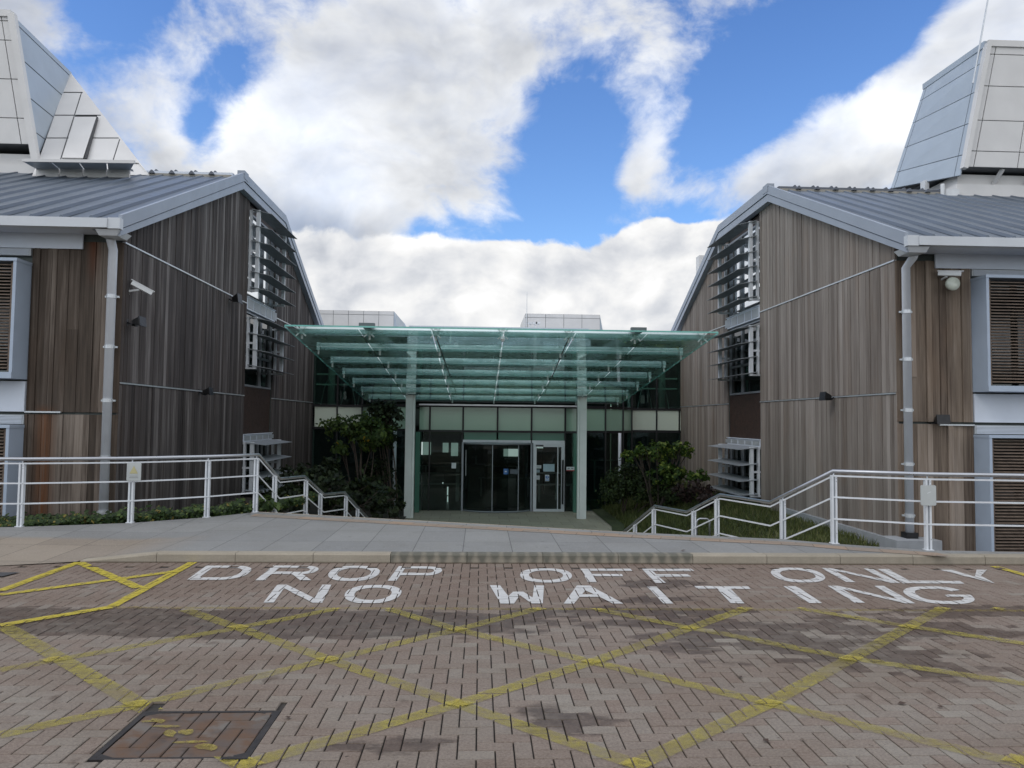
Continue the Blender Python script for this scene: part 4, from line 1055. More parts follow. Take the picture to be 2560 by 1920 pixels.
cw.face([Df, Df+Vector((-2.2, 4., 0)), Bf+Vector((-1.6, 2.2, 0)), Bf], 0, 1); cw.face([Cn, Df, Df+Vector((0, 0, -.6)), Cn+Vector((0, 0, -.6))], 0, 0); cw.face([Df, Df+Vector((-2.2, 4, 0)), Df+Vector((-2.2, 4, -1)), Df+Vector((0, 0, -1))], 0, 0)
cw.face([Bf, Bf+Vector((-1.6, 2.2, 0)), (WX, 23.2, A_.z), (WX, 21, A_.z)], 0, 0)
cw.face([Df+Vector((-2.2, 4., 0)), (WX, 23.2, Df.z), (WX, 23.2, A_.z), Bf+Vector((-1.6, 2.2, 0))], 0, 0)
cw.face([(WX, 18, 7.2), (WX, 23.2, 7.2), (WX, 23.2, A_.z), (WX, 18, A_.z)], 0, 0)
cw.face([Cn, Es, (WX, 18, zslot), (WX, 19.2, zslot), Es+Vector((0, 1.2, 0))][0:0] or [Es, (WX, 18, zslot), (WX, 20.2, zslot), Es+Vector((-.6, 2.2, 0))], 0, 2)
zl_ = ony(70, 386, 18.2).z; cw.box(WX, Cn.x-.25, 18.2, 20.6, 7.2, zl_, mi=0); cw.box(WX, Cn.x+.2, 18.08, 18.9, 7.2, ony(70, 412, 18.1).z, mi=0)

cw.bar(A_+Vector((.03, -.05, 0)), Cn+Vector((.03, -.05, -.05)), .13, .16, mi=0)
cw.bar(A_+Vector((0, 0, .02)), (WX, 18, A_.z+.02), .14, .16, mi=0)

CL = cw.build('wind_cowl', [COWL, COWLB, GASK], BL)
dr = MB()
def finp(px, py, dy=-.08): return finq(px, py, -dy)
q = [finp(155, 397), finp(209, 398), finp(243, 294), finp(188, 294)]
panel_face(dr, *q, [0, 1], [0, 1], lift=.03, mi=0, mback=1)
dr.bar(finp(214, 398, -.08), finp(243, 294, -.08), .05, .05, mi=1); dr.bar(finp(188, 292, -.08), finp(243, 292, -.08), .05, .04, mi=1)
dr.build('access_door', [COWL, DARK], CL)
aw = MB()
a0, a1 = ony(57, 401, 17.0), ony(337, 405, 17.0); b0, b1 = ony(92, 421, 17.6), ony(328, 422, 17.6)
for k in range(4):
    u_, v_ = k/4+.006, (k+1)/4-.006
    P1, P2, P3, P4 = a0.lerp(a1, u_), a0.lerp(a1, v_), b0.lerp(b1, v_), b0.lerp(b1, u_)
    aw.hexa([P4-Vector((0, 0, .03)), P3-Vector((0, 0, .03)), P2-Vector((0, 0, .03)), P1-Vector((0, 0, .03)), P4, P3, P2, P1], mi=0)
    aw.box(P4.x, P3.x, 17.55, 17.6, P4.z-.22, P4.z-.03, mi=1)
aw.bar(a0, a1, .05, .07, mi=1)
aw.build('walkway', [COWLB, COWL], CL)

# right cowl
def cowl_right():
    A = ony(2467, 112, 18.); Bt = Vector((ony(2312, 225, 20.47).x, 20.47, A.z)); Cn = ony(2403, 440, 18.); Df = ony(2228, 473, 20.47)
    c = MB(); WX = 19.5; zs = ony(2410, 418, 18).z; Es = A.lerp(Cn, (A.z-zs)/(A.z-Cn.z))
    panel_face(c, Es, (WX, 18, zs), (WX, 18, A.z), A, [0, .035, .19, .38, .6, .8, 1], [0, .13, .38, .66, .92, 1], mi=0, mback=2)
    panel_face(c, Df, Cn, A, Bt, [0, .06, .92, 1], [0, .16, .40, .64, .86, 1], mi=1, mback=2)
    c.face([A, (WX, 18, A.z), (WX, 20.5, A.z), Bt], 0, 0)
    c.face([Df, Bt, (WX, 20.5, A.z), (WX, 20.5, 7.5)], 0, 0)
    c.face([(WX, 18, 7.2), (WX, 20.5, 7.2), (WX, 20.5, A.z), (WX, 18, A.z)], 0, 0)
    c.face([Es, (WX, 18, zs), (WX, 19.8, zs), Es+Vector((-.25, 1.8, 0))], 0, 2)
    zl_ = ony(2480, 438, 18.3).z; c.box(Cn.x+.1, WX, 18.3, 20.3, 7.2, zl_, mi=0); c.box(Cn.x-.0, WX, 18.18, 18.9, 7.2, ony(2480, 462, 18.2).z, mi=0)
    c.bar(A+Vector((0, -.04, 0)), Es+Vector((0, -.04, -.05)), .16, .12, mi=0)
    c.bar(A+Vector((0, 0, .02)), (WX, 18, A.z+.02), .14, .16, mi=0); c.bar(A+Vector((0, 0, .02)), Bt+Vector((0, 0, .02)), .14, .16, mi=1)
    for xx in (2500, 2580): 
        p = ony(xx, 425, 18.15); c.bar((p.x, 18.05, zs), (p.x-.10, 18.26, zs-.34), .05, .10, mi=0)
    o = c.build('wind_cowl', [COWL, COWLB, GASK], BR)
    m_ = MB(); p0 = ony(2432, 208, 17.9); p1 = ony(2477, -40, 17.9); m_.tube([p0, p1+Vector((0, 0, .0)), p1+(p1-p0)*.6], [.022, .018, .008], 6)
    m_.build('lightning_rod', STEEL, o)
    m_ = MB()
    p = ony(2360, 480, 18.3); m_.box(p.x-.05, p.x+.28, 18.1, 18.5, 7.5, 7.75); m_.tube([(p.x-.1, 18.2, 7.4), (p.x-.1, 18.2, 7.9)], .05, 8); m_.build('roof_fitting', CAMW, o); m_ = MB()
    p = ony(2312, 468, 19.2); m_.box(p.x-.06, p.x+.06, 19.1, 19.3, 7.9, 8.3)
    m_.build('roof_fitting', CAMW, o)
    return o
cowl_right()
p = ony(1760, 650, 33.); 
rb = MB(); rb.box(ony(1748, 650, 33).x, ony(1748, 650, 33).x+1.6, 33, 33.5, 5, ony(1750, 638, 33).z)
tag(rb.build('rooftop_box', COWL), 'small grey rooftop housing showing just past the right building gable', 'rooftop housing')

# ------------------------------------------------------------------ glazed entrance building
EB = empty('entrance_building', (.6, 25.5, ZC), 'glazed entrance building under the glass canopy with green spandrel panels', 'building')
ZS0, ZS1, ZU0, ZU1 = 1.40, 2.15, 2.36, 4.12
XM = [ony(x, 1050, YC).x for x in (1047, 1075, 1158, 1244, 1329, 1413, 1443)]
def mullions(pts, z0, z1, name='mullion', w_=.05, d_=.12, mat=DARK):
    for (x, y) in pts:
        q = MB(); q.box(x-w_/2, x+w_/2, y-d_/2, y+d_/2, z0, z1); q.build(name, mat, EB)
segs = [(XM[k], YC, XM[k+1], YC) for k in range(6)]
# curved returns to the recessed sides
rx0 = XM[-1]; cxr = ony(1577, 1050, YSD).x
RC = [(rx0+.18, YC+.2)]
for k in range(1, 5):
    a = k/4*PI/2; RC.append((rx0+.18+(cxr-rx0-.18)*math.sin(a)*1., YSD-(YSD-YC-.2)*math.cos(a)))
lx0 = XM[0]; cxl = ony(905, 1050, YSD).x
LC = [(lx0-.18, YC+.2)]
for k in range(1, 5):
    a = k/4*PI/2; LC.append((lx0-.18+(cxl-lx0+.18)*math.sin(a), YSD-(YSD-YC-.2)*math.cos(a)))
SR = [(cxr, YSD), (ony(1641, 1050, YSD).x, YSD), (ony(1704, 1050, YSD).x, YSD), (XRW+.3, YSD)]
SLf = [(cxl, YSD), (ony(843, 1050, YSD).x, YSD), (XLW, YSD)]
def wallseg(a, b, z0, z1, mat, name, thick=.02, gap=.025, dy=0.):
    a = Vector((a[0], a[1]+dy, 0)); b = Vector((b[0], b[1]+dy, 0)); d = (b-a).normalized(); nn_ = Vector((-d.y, d.x, 0))*thick
    a = a+d*gap; b = b-d*gap; q = MB()
    q.hexa([(p.x, p.y, z0) for p in (a, b, b+nn_, a+nn_)]+[(p.x, p.y, z1) for p in (a, b, b+nn_, a+nn_)])
    return q.build(name, mat, EB)
for k in range(6): wallseg((XM[k], YC), (XM[k+1], YC), ZS0, ZS1, SPAND, 'spandrel_panel')
for C_ in (RC, LC[::-1]):
    for k in range(4):
        wallseg(C_[k], C_[k+1], ZS0, ZS1, SPAND, 'spandrel_panel')
        wallseg(C_[k], C_[k+1], ZC, ZS0-.06, GL_ENT, 'glass_pane', .01)
        wallseg(C_[k], C_[k+1], ZU0-.1, ZU1, GL_ENT, 'glass_pane', .01)
for P_ in (SR, SLf[::-1]):
    for k in range(len(P_)-1):
        wallseg(P_[k], P_[k+1], ZS0+.03, ZS1+.05, SPANDP, 'spandrel_panel')
        wallseg(P_[k], P_[k+1], ZC, ZS0-.03, GL_ENT, 'glass_pane', .01)
        wallseg(P_[k], P_[k+1], ZU0-.1, ZU1+.6, GL_ENT, 'glass_pane', .01)
for k in range(6): wallseg((XM[k], YC), (XM[k+1], YC), ZU0, ZU1, GL_ENT, 'glass_pane', .01)
# upper transoms and mullions
tr = MB()
tr.box(XM[0], XM[-1], YC-.05, YC+.05, ZS0-.07, ZS0); tr.box(XM[0]-.1, XM[-1]+.1, YC-.09, YC+.07, ZS1, ZS1+.05)
tr.box(XM[0], XM[-1], YC-.05, YC+.05, ZU1, ZU1+.1)
for P_ in (RC, LC, SR, SLf):
    for k in range(len(P_)-1):
        for zz in (ZS0-.02, ZS1+.05): tr.bar((P_[k][0], P_[k][1], zz), (P_[k+1][0], P_[k+1][1], zz), .09, .08)
tr.build('transom', DARK, EB)
tb_ = MB()
for P_ in (SR, SLf):
    for k in range(len(P_)-1):
        for zz in (2.98, 3.36): tb_.bar((P_[k][0], P_[k][1]+.2, zz), (P_[k+1][0], P_[k+1][1]+.2, zz), .05, .05)
tb_.build('glazing_rail', COLM, EB)
for x in XM[1:-1]: mullions([(x, YC)], ZS0, ZS1, w_=.055); mullions([(x, YC)], ZU0, ZU1, w_=.05)
for P_ in (RC, LC, SR[:-1], SLf):
    for (x, y) in P_: mullions([(x, y)], ZC, ZU1+.5 if P_ in (SR, SLf) else ZU1, w_=.05)
# silver ledge above the spandrels
lg = MB(); lg.box(XM[0]+.02, XM[-1], YC-.2, YC-.02, ZS1+.052, ZS1+.10); lg.build('ledge', STEEL, EB)
# roof and parapet of the link
rf = MB(); rf.box(XLW+.05, XRW-.05, YSD-.3, 42, ZU1+.62, ZU1+.75); rf.box(XM[0]-.4, XM[-1]+.4, YC-.25, YSD-.3, ZU1+.1, ZU1+.32)
rf.box(XM[0]-.4, XM[-1]+.4, YC+.2, YSD+.2, ZU1+.32, ZU1+.75); rf.build('roof', WHITEP, EB)
# interior
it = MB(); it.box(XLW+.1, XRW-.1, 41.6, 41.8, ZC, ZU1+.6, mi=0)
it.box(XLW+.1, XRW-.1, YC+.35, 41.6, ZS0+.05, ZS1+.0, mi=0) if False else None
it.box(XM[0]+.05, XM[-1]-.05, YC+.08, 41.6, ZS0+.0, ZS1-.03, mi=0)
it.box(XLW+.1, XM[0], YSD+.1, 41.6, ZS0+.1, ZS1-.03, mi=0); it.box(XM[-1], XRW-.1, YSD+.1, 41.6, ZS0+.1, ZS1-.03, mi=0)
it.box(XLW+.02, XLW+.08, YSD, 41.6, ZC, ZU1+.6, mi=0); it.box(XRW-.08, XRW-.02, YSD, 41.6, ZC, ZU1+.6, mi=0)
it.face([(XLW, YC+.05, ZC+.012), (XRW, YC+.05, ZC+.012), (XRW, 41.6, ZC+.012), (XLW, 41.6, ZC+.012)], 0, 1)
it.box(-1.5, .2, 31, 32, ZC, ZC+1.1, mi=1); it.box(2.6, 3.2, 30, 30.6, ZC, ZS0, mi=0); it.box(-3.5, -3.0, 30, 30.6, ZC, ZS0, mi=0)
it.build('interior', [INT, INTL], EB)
# daylight windows in the far wall of the lobby
WINL, n = material('far_daylight'); em = n.n('ShaderNodeEmission'); em.inputs[0].default_value = (.62, .74, .72, 1); em.inputs[1].default_value = .8
n.l(em.outputs[0], n.o.inputs[0])
for (xa, xb, ya, yb) in ((1054, 1071, 1105, 1137), (1074, 1077, 1105, 1137), (1107, 1121, 1107, 1131), (1128, 1145, 1107, 1140), (1259, 1295, 1122, 1141), (1340, 1398, 1117, 1121)):
    a = ony(xa, ya, 41.5); b_ = ony(xb, yb, 41.5); q = MB(); q.box(a.x, b_.x, 41.45, 41.55, b_.z, a.z); q.build('far_window', WINL, EB)
# A-frames standing behind the upper side glazing
for px in (820, 870, 1612, 1655, 912, 1562):
    q = MB(); b_ = ony(px, 1015, YSD+.9); hw = .28
    for sg in (-1, 1):
        pts = [(b_.x+sg*hw*(1-t)**.6*1.0, YSD+.9, 2.2+(1.05)*t) for t in (0, .25, .5, .75, 1)]
        q.tube(pts, .018, 6)
    q.build('truss_stand', STEEL, EB)
for px in (1655, 828):
    b_ = ony(px, 1000, YSD+1.4); q = MB(); q.tube([(b_.x, YSD+1.4, 2.2), (b_.x, YSD+1.4, 4.6)], .14, 12); q.build('interior_column', COLM, EB, True)
# ground floor glazing
wallseg((XM[0]+.12, YC), (XM[2], YC), ZC, ZS0-.07, GL_DOOR, 'glass_pane', .01, .02)
for a, b_ in ((XM[2], XM[3]), (XM[3], XM[4]), (XM[4], XM[5])): wallseg((a, YC), (b_, YC), 1.08, ZS0-.07, FINGR, 'glass_pane', .012, .03)
wallseg((XM[5], YC), (XM[6]-.1, YC), ZC, ZS0-.07, GL_DOOR, 'glass_pane', .01, .02)
q = MB(); q.box(XM[0]-.05, XM[0]+.10, YC-.55, YC+.05, ZC, ZS0-.07); q.build('glass_fin', FINGR, EB)
q = MB(); q.box(XM[6]-.16, XM[6]-.02, YC-.35, YC+.05, ZC, ZS0-.07); q.build('glass_fin', FINGR, EB)
for x in (XM[1], XM[2]-.02, XM[4], XM[5]+.0): mullions([(x, YC)], ZC, ZS0-.07, w_=.04)
q = MB(); q.box(XM[2], XM[5], YC-.06, YC+.06, 1.0, 1.08); q.build('door_head', PAINTW, EB)
# revolving door
RD = MB(); cx = (XM[2]+XM[4])/2; rad = (XM[4]-XM[2])/2; cyd = YC+.15
rdm = empty('x', (0, 0, 0)); bpy.data.objects.remove(rdm)
fr_ = MB()
for sg in (-1, 1):
    fr_.box(cx+sg*rad-.03, cx+sg*rad+.03, YC-.12, YC-.04, ZC, 1.0)
def arcp(a0, a1, r, z, n_=14): return [(cx+r*math.sin(R(a0+(a1-a0)*k/n_)), cyd-r*.62*math.cos(R(a0+(a1-a0)*k/n_)), z) for k in range(n_+1)]
fr_.tube(arcp(-90, 90, rad, .97), .035, 8); fr_.tube(arcp(-90, 90, rad, ZC+.03), .025, 8)
REV = fr_.build('revolving_door', LOUV, EB)
dk = MB(); top = arcp(-90, 90, rad*1.01, ZC+.03); dk.face([(p[0], p[1], ZC+.02) for p in top]); dk.build('door_mat', DARK, REV)
dk = MB(); dk.face([(p[0], p[1], .99) for p in top]); dk.build('door_canopy', DARK, REV)
for a0, a1 in ((-90, -8), (38, 90)):
    q = MB(); A = arcp(a0, a1, rad-.02, ZC+.08, 10); B2 = arcp(a0, a1, rad-.02, .93, 10)
    for k in range(10): q.face([A[k], A[k+1], B2[k+1], B2[k]])
    q.build('curved_glass', GL_DOOR, REV, True)
for a in (-8, 38): q = MB(); p = arcp(a, a, rad-.01, 0)[0]; q.box(p[0]-.013, p[0]+.013, p[1]-.015, p[1]+.015, ZC+.05, .95); q.build('door_post', LOUV, REV)
for ang in (20, 110, 200, 290):
    q = MB(); p = (cx+(rad-.1)*math.sin(R(ang)), cyd-(rad-.1)*.62*math.cos(R(ang)))
    q.face([(cx, cyd, ZC+.08), (p[0], p[1], ZC+.08), (p[0], p[1], .9), (cx, cyd, .9)]); q.build('door_leaf', GL_DOOR, REV)
q = MB(); p = arcp(-72, -72, rad-.06, 0)[0]; q.tube([(p[0], p[1]-.06, -.1), (p[0], p[1]-.06, .75)], .02, 8); q.build('push_bar', STEEL, REV)
# side door
q = MB(); t = .11; x0, x1 = XM[4]+.06, XM[5]-.02; z1d = 1.0
q.box(x0, x0+t, YC-.10, YC-.02, ZC, z1d); q.box(x1-t, x1, YC-.10, YC-.02, ZC, z1d); q.box(x0+t, x1-t, YC-.10, YC-.02, z1d-.13, z1d); q.box(x0+t, x1-t, YC-.10, YC-.02, ZC, ZC+.08)
q.box(x1-t-.13, x1-t-.10, YC-.11, YC-.04, ZC+.08, z1d-.13)
SD = q.build('side_door', PAINTW, EB)
q = MB(); q.face([(x0+t, YC-.05, ZC+.08), (x1-t, YC-.05, ZC+.08), (x1-t, YC-.05, z1d-.13), (x0+t, YC-.05, z1d-.13)]); q.build('pane', GL_DOOR, SD)
q = MB(); q.box(x1-t+.02, x1-t+.07, YC-.19, YC-.10, -1.0, .45); q.build('handle', DARK, SD)
q = MB(); q.box(x0+t-.03, x0+t+.22, YC-.14, YC-.10, z1d-.10, z1d-.06); q.build('door_closer', DARK, SD)
def sheet(px0, px1, py0, py1, y, mat, name, parent, label=None):
    a, b_ = ony(px0, py0, y), ony(px1, py1, y); q = MB(); q.box(a.x, b_.x, y-.006, y, b_.z, a.z)
    o = q.build(name, mat, parent)
    if label: o['label'] = label
    return o
BLUE = plain('sign_blue', (.05, .16, .42), .5); PBL = plain('notice_pale_blue', (.35, .47, .52), .6); RED = plain('sign_red', (.35, .03, .03), .5); GREYT = plain('print_grey', (.12, .13, .14), .7)
NOT = [(1358, 1386, 1160, 1179, PBL), (1340, 1353, 1163, 1171, PAPER), (1340, 1349, 1174, 1181, PBL), (1339, 1349, 1189, 1199, PAPER)]
for a in NOT:
    n_ = sheet(a[0], a[1], a[2], a[3], YC-.07, a[4], 'notice', SD)
    if a[1]-a[0] > 20: continue
    q = MB(); x_a, x_b = ony(a[0], a[2], YC-.08), ony(a[1], a[3], YC-.08)
    for k in range(3): zz = x_b.z+(x_a.z-x_b.z)*(.25+.25*k); q.box(x_a.x+.02, x_b.x-.02, YC-.080, YC-.077, zz, zz+.008)
    q.build('print', GREYT, n_)
n_ = sheet(1363, 1373, 1187, 1203, YC-.07, PAPER, 'notice', SD, 'white notice with a blue round mandatory sign')
q = MB(); p = ony(1368, 1193, YC-.08); q.tube([(p.x, YC-.082, p.z), (p.x, YC-.077, p.z)], .055, 14); q.build('sign_disc', BLUE, n_)
q = MB(); q.tube([(p.x, YC-.086, p.z+.02), (p.x, YC-.082, p.z+.02)], .014, 8); q.bar((p.x, YC-.084, p.z-.035), (p.x, YC-.084, p.z+.005), .014, .004, Vector((0, 1, 0))); q.build('symbol', PAPER, n_)
q = MB(); a = ony(1364, 1199, YC-.08); q.box(a.x, a.x+.11, YC-.080, YC-.077, a.z-.03, a.z+.0); q.build('sign_band', BLUE, n_)
# wall sign right of the door, stickers on the revolving door glass
ws = sheet(1416, 1436, 1167, 1177.5, YC-.38, PAPER, 'door_sign', EB, 'small white and red sign on the glass fin')
q = MB(); a = ony(1416, 1175, YC-.39); b_ = ony(1436, 1177.5, YC-.39); q.box(a.x, b_.x, YC-.392, YC-.387, b_.z, a.z); q.build('sign_band', RED, ws)
q = MB()
for px in (1419, 1428):
    a = ony(px, 1170, YC-.39); q.box(a.x, a.x+.07, YC-.392, YC-.387, a.z-.025, a.z)
q.build('print', GREYT, ws)
sheet(1129, 1140, 1157, 1171, YC-.03, PAPER, 'notice', EB, 'white notice on the glass left of the revolving door')
n_ = sheet(1259, 1271, 1172, 1186, YC-.42, BLUE, 'notice', EB, 'blue notice on the revolving door'); 
q = MB(); a = ony(1262, 1175, YC-.43); q.box(a.x, a.x+.06, YC-.43, YC-.427, a.z-.07, a.z-.03); q.build('print', PAPER, n_)
sheet(1275, 1296, 1173, 1185, YC-.42, plain('notice_dark', (.08, .1, .12), .5), 'notice', EB, 'dark notice on the revolving door')

LAMP, n = material('lobby_lamp'); em = n.n('ShaderNodeEmission'); em.inputs[0].default_value = (.9, .97, 1, 1); em.inputs[1].default_value = 1.4
n.l(em.outputs[0], n.o.inputs[0])
for (px, ya, yb) in ((1119, 1217, 1238), (1119, 1241, 1255), (1107, 1206, 1209)):
    a = ony(px-1.4, ya, 27.); b_ = ony(px+1.4, yb, 27.); q = MB(); q.box(a.x, b_.x, 27., 27.05, b_.z, a.z); q.build('lobby_lamp', LAMP, EB)
LOB = plain('lobby_furniture', (.42, .45, .44), .5)
for (xa, xb, ya, Y) in ((1056, 1155, 1163, 30.), (1056, 1155, 1182, 29.), (1054, 1155, 1209, 27.5), (1175, 1300, 1164, 31.), (1195, 1330, 1194, 29.), (1262, 1300, 1147, 34.), (1262, 1300, 1163, 33.), (1340, 1400, 1182, 28.), (1340, 1436, 1211, 27.), (1480, 1560, 1150, 31.)):
    a = ony(xa, ya, Y); b_ = ony(xb, ya, Y); q = MB(); q.box(a.x, b_.x, Y, Y+.4, a.z-.035, a.z); q.box(a.x+.1, a.x+.16, Y+.1, Y+.2, ZC, a.z-.035); q.box(b_.x-.16, b_.x-.1, Y+.1, Y+.2, ZC, a.z-.035)
    q.build('lobby_shelf', LOB, EB)
for (px, Y) in ((1143, 27.2), (1190, 32.), (1228, 30.)):
    a = ony(px, 1180, Y); q = MB(); q.box(a.x-.05, a.x+.05, Y, Y+.1, ZC, .2); q.build('lobby_post', LOB, EB)
for (px, Y, z1_) in ((986, 23.7, 1.4), (1549, 24.9, 1.35), (1572, 26.6, 3.9)):
    a = ony(px, 1180, Y); q = MB(); q.tube([(a.x, Y, ZC), (a.x, Y, z1_)], .055, 10); q.build('glazing_post', PIPE, EB, True)
# bollard-like pull posts beside the right column
q = MB(); p = onz(1440, 1285, ZC); q.tube([(p.x, YC-1.2, ZC), (p.x, YC-1.2, ZC+.95)], .028, 10)
tag(q.build('steel_post', STAIN, loc=(p.x, YC-1.2, ZC)), 'slim stainless steel post just inside the right canopy column', 'post')
for px, z1_ in ((985, 1.35), (1552, 1.35)):
    pass

# ------------------------------------------------------------------ canopy
FA, FB = ony(712, 816, 14.2), ony(1795, 829, 14.2)
CX0, CX1 = FA.x, FB.x; YF, YBk = 14.2, 24.05; ZF = (FA.z+FB.z)/2; ZB = ony(1240, 1001, YBk).z
CAN = empty('entrance_canopy', ((CX0+CX1)/2, 22.8, ZC), 'green glass entrance canopy on two pale steel columns with white cross tubes', 'canopy')
def cz(y): return ZF+(ZB-ZF)*(y-YF)/(YBk-YF)
NB = 6
xs = [CX0+(CX1-CX0)*k/NB for k in range(NB+1)]
ny_ = 6; ys = [YF+(YBk-YF)*k/ny_ for k in range(ny_+1)]
for i in range(NB):
    for j in range(ny_):
        q = MB(); g_ = .012
        x0, x1, y0, y1 = xs[i]+g_, xs[i+1]-g_, ys[j]+g_, ys[j+1]-g_
        q.face([(x0, y0, cz(y0)-.05), (x1, y0, cz(y0)-.05), (x1, y1, cz(y1)-.05), (x0, y1, cz(y1)-.05)]); q.build('glass_panel', GL_CAN, CAN)
q = MB(); EDG = glass_thin('glass_edge', (.5, .8, .72), (.16, .42, .36), 1.5, .85)
q.box(CX0, CX1, YF-.012, YF, cz(YF)-.015, cz(YF)+.015)
q.hexa([(CX0-.01, YF, cz(YF)-.03), (CX0, YF, cz(YF)-.03), (CX0, YBk, cz(YBk)-.03), (CX0-.01, YBk, cz(YBk)-.03), (CX0-.01, YF, cz(YF)), (CX0, YF, cz(YF)), (CX0, YBk, cz(YBk)), (CX0-.01, YBk, cz(YBk))])
q.hexa([(CX1, YF, cz(YF)-.03), (CX1+.01, YF, cz(YF)-.03), (CX1+.01, YBk, cz(YBk)-.03), (CX1, YBk, cz(YBk)-.03), (CX1, YF, cz(YF)), (CX1+.01, YF, cz(YF)), (CX1+.01, YBk, cz(YBk)), (CX1, YBk, cz(YBk))])
q.build('glass_edge', EDG, CAN)
CLM = plain('clamp_steel', (.42, .47, .45), .4, .3)
TUBY = [14.75+k*1.52 for k in range(7)]
clampx = [ony(x, 830, 14.75).x for x in (756, 925, 1090, 1257, 1421, 1586, 1752)]
TW = plain('tube_white', (.62, .70, .69), .35, 0, .04, 3)
for ty in TUBY:
    zt = cz(ty)+.045; q = MB(); q.tube([(CX0+.25, ty, zt), (CX1-.25, ty, zt)], .082, 14); tb = q.build('cross_tube', TW, CAN, True)
    for x in clampx:
        q = MB(); q.box(x-.035, x+.035, ty-.075, ty+.05, zt-.085, zt+.085); q.tube([(x, ty-.03, cz(ty)-.13), (x, ty-.03, cz(ty)-.02)], .022, 8)
        if ty < 15:
            for sx_ in (-1, 1):
                for sz_ in (-1, 1): q.bar((x, ty-.1, zt-.03), (x+sx_*.10, ty-.12, zt-.03+sz_*.10), .025, .025)
        q.build('clamp', CLM, tb)
bx = (clampx[1], clampx[5])
for x in bx:
    q = MB()
    q.hexa([(x-.07, YF+.15, cz(YF+.15)+.01), (x+.07, YF+.15, cz(YF+.15)+.01), (x+.07, 24.4, cz(22.8)+.75), (x-.07, 24.4, cz(22.8)+.75), (x-.07, YF+.15, cz(YF+.15)+.10), (x+.07, YF+.15, cz(YF+.15)+.10), (x+.07, 24.4, cz(22.8)+1.15), (x-.07, 24.4, cz(22.8)+1.15)])
    q.box(x-.15, x+.15, YF+.10, YF+.22, cz(YF)+.01, cz(YF)+.09)
    q.build('main_beam', plain('beam_grey', (.10, .12, .12), .5, .2), CAN)
    for ty in TUBY:
        pass
# diagonal tie rods under the middle bays
for a, b_ in ((1090, 1140), (1421, 1362)):
    q = MB(); p0 = ony(a, 850, 14.75); p0.z = cz(14.75)-.05; p1 = ony(b_, 975, 22.2); p1.z = cz(22.2)-.03
    q.tube([p0, p1], .014, 6); q.build('tie_rod', DARK, CAN)
for px in (1020, 1457):
    p = ony(px, 1290, 22.8); x = p.x; q = MB()
    wc = .118
    q.box(x-wc, x+wc-.03, 22.8-.10, 22.8+.14, ZC, 3.98); q.box(x+wc-.03+.006 if px < 1200 else x-wc-.06, x+wc+.04 if px < 1200 else x-wc-.006, 22.8-.05, 22.8+.14, ZC, 3.98)
    c_ = q.build('column', COLM, CAN)
    q = MB(); q.box(x-wc-.10, x+wc+.10, 22.66, 22.98, cz(22.8)-.045, cz(22.8)-.005); q.build('collar', GASK, c_)
q = MB(); q.bar((CX0+.1, YBk-.05, cz(YBk)-.04), (CX1-.1, YBk-.05, cz(YBk)-.04), .10, .07); q.build('rear_gutter', GASK, CAN)
# camera under the canopy
dc = MB(); p = ony(1257, 848, 14.6); dc.tube([p+Vector((0, 0, .1)), p, p-Vector((0, 0, .04))], [.02, .055, .02], 10)
tag(dc.build('dome_camera', CAMW, loc=p), 'tiny white dome camera hanging at the middle of the canopy front', 'security camera')

# rooftop plant boxes beyond the entrance
def plant(x0, x1, ytop, Y, lbl, n_, slope):
    a, b_ = ony(x0, ytop, Y), ony(x1, ytop+4, Y); z1_ = a.z; q = MB(); z0 = 4.9
    panel_face(q, (a.x, Y, z0), (b_.x, Y, z0), (b_.x, Y, z1_), (a.x, Y, z1_), [0, .03]+[.03+.97*k/n_ for k in range(1, n_+1)], [0, .35, .62, .92, 1], mi=0, mback=1)
    q.face([(b_.x, Y, z0), (b_.x+1.5, Y+5, z0), (b_.x+.05, Y+5, z1_), (b_.x, Y, z1_)], 0, 2); q.face([(a.x, Y, z1_), (b_.x, Y, z1_), (b_.x, Y+5, z1_), (a.x, Y+5, z1_)], 0, 0)
    q.face([(a.x, Y, z0), (a.x, Y+5, z0), (a.x, Y+5, z1_), (a.x, Y, z1_)], 0, 0)
    q.face([(b_.x, Y, z0), (b_.x+(.55*slope), Y+.3, z0), (b_.x, Y+.02, z1_)], 0, 2)
    return tag(q.build('rooftop_cowl', [COWL, GASK, COWLB], loc=(a.x, Y, z0)), lbl, 'rooftop cowl', 'rooftop cowls beyond the canopy')
plant(790, 985, 775, 40, 'pale panelled rooftop cowl beside the dark gable, wider one', 5, 1)
plant(1313, 1500, 784, 40, 'pale panelled rooftop cowl beside the antenna mast', 4, 1)
q = MB(); p = ony(1317, 790, 39.8); q.tube([(p.x, 39.8, 5), (p.x, 39.8, ony(1317, 731, 39.8).z)], [.03, .012], 6)
tag(q.build('antenna_mast', STEEL, loc=(p.x, 39.8, 5)), 'thin antenna mast rising behind the canopy beside the right rooftop cowl', 'antenna')
q = MB()
for px in (1325, 1337, 1345):
    p = ony(px, 815, 38); q.tube([(p.x, 38, p.z-.3), (p.x, 38, p.z+.12)], .03, 6); q.box(p.x-.12, p.x+.12, 37.9, 38.1, p.z+.1, p.z+.2)
tag(q.build('roof_vent', CAMW, loc=(p.x, 38, 6)), 'small pale rooftop fittings at the foot of the right rooftop cowl', 'roof vent')

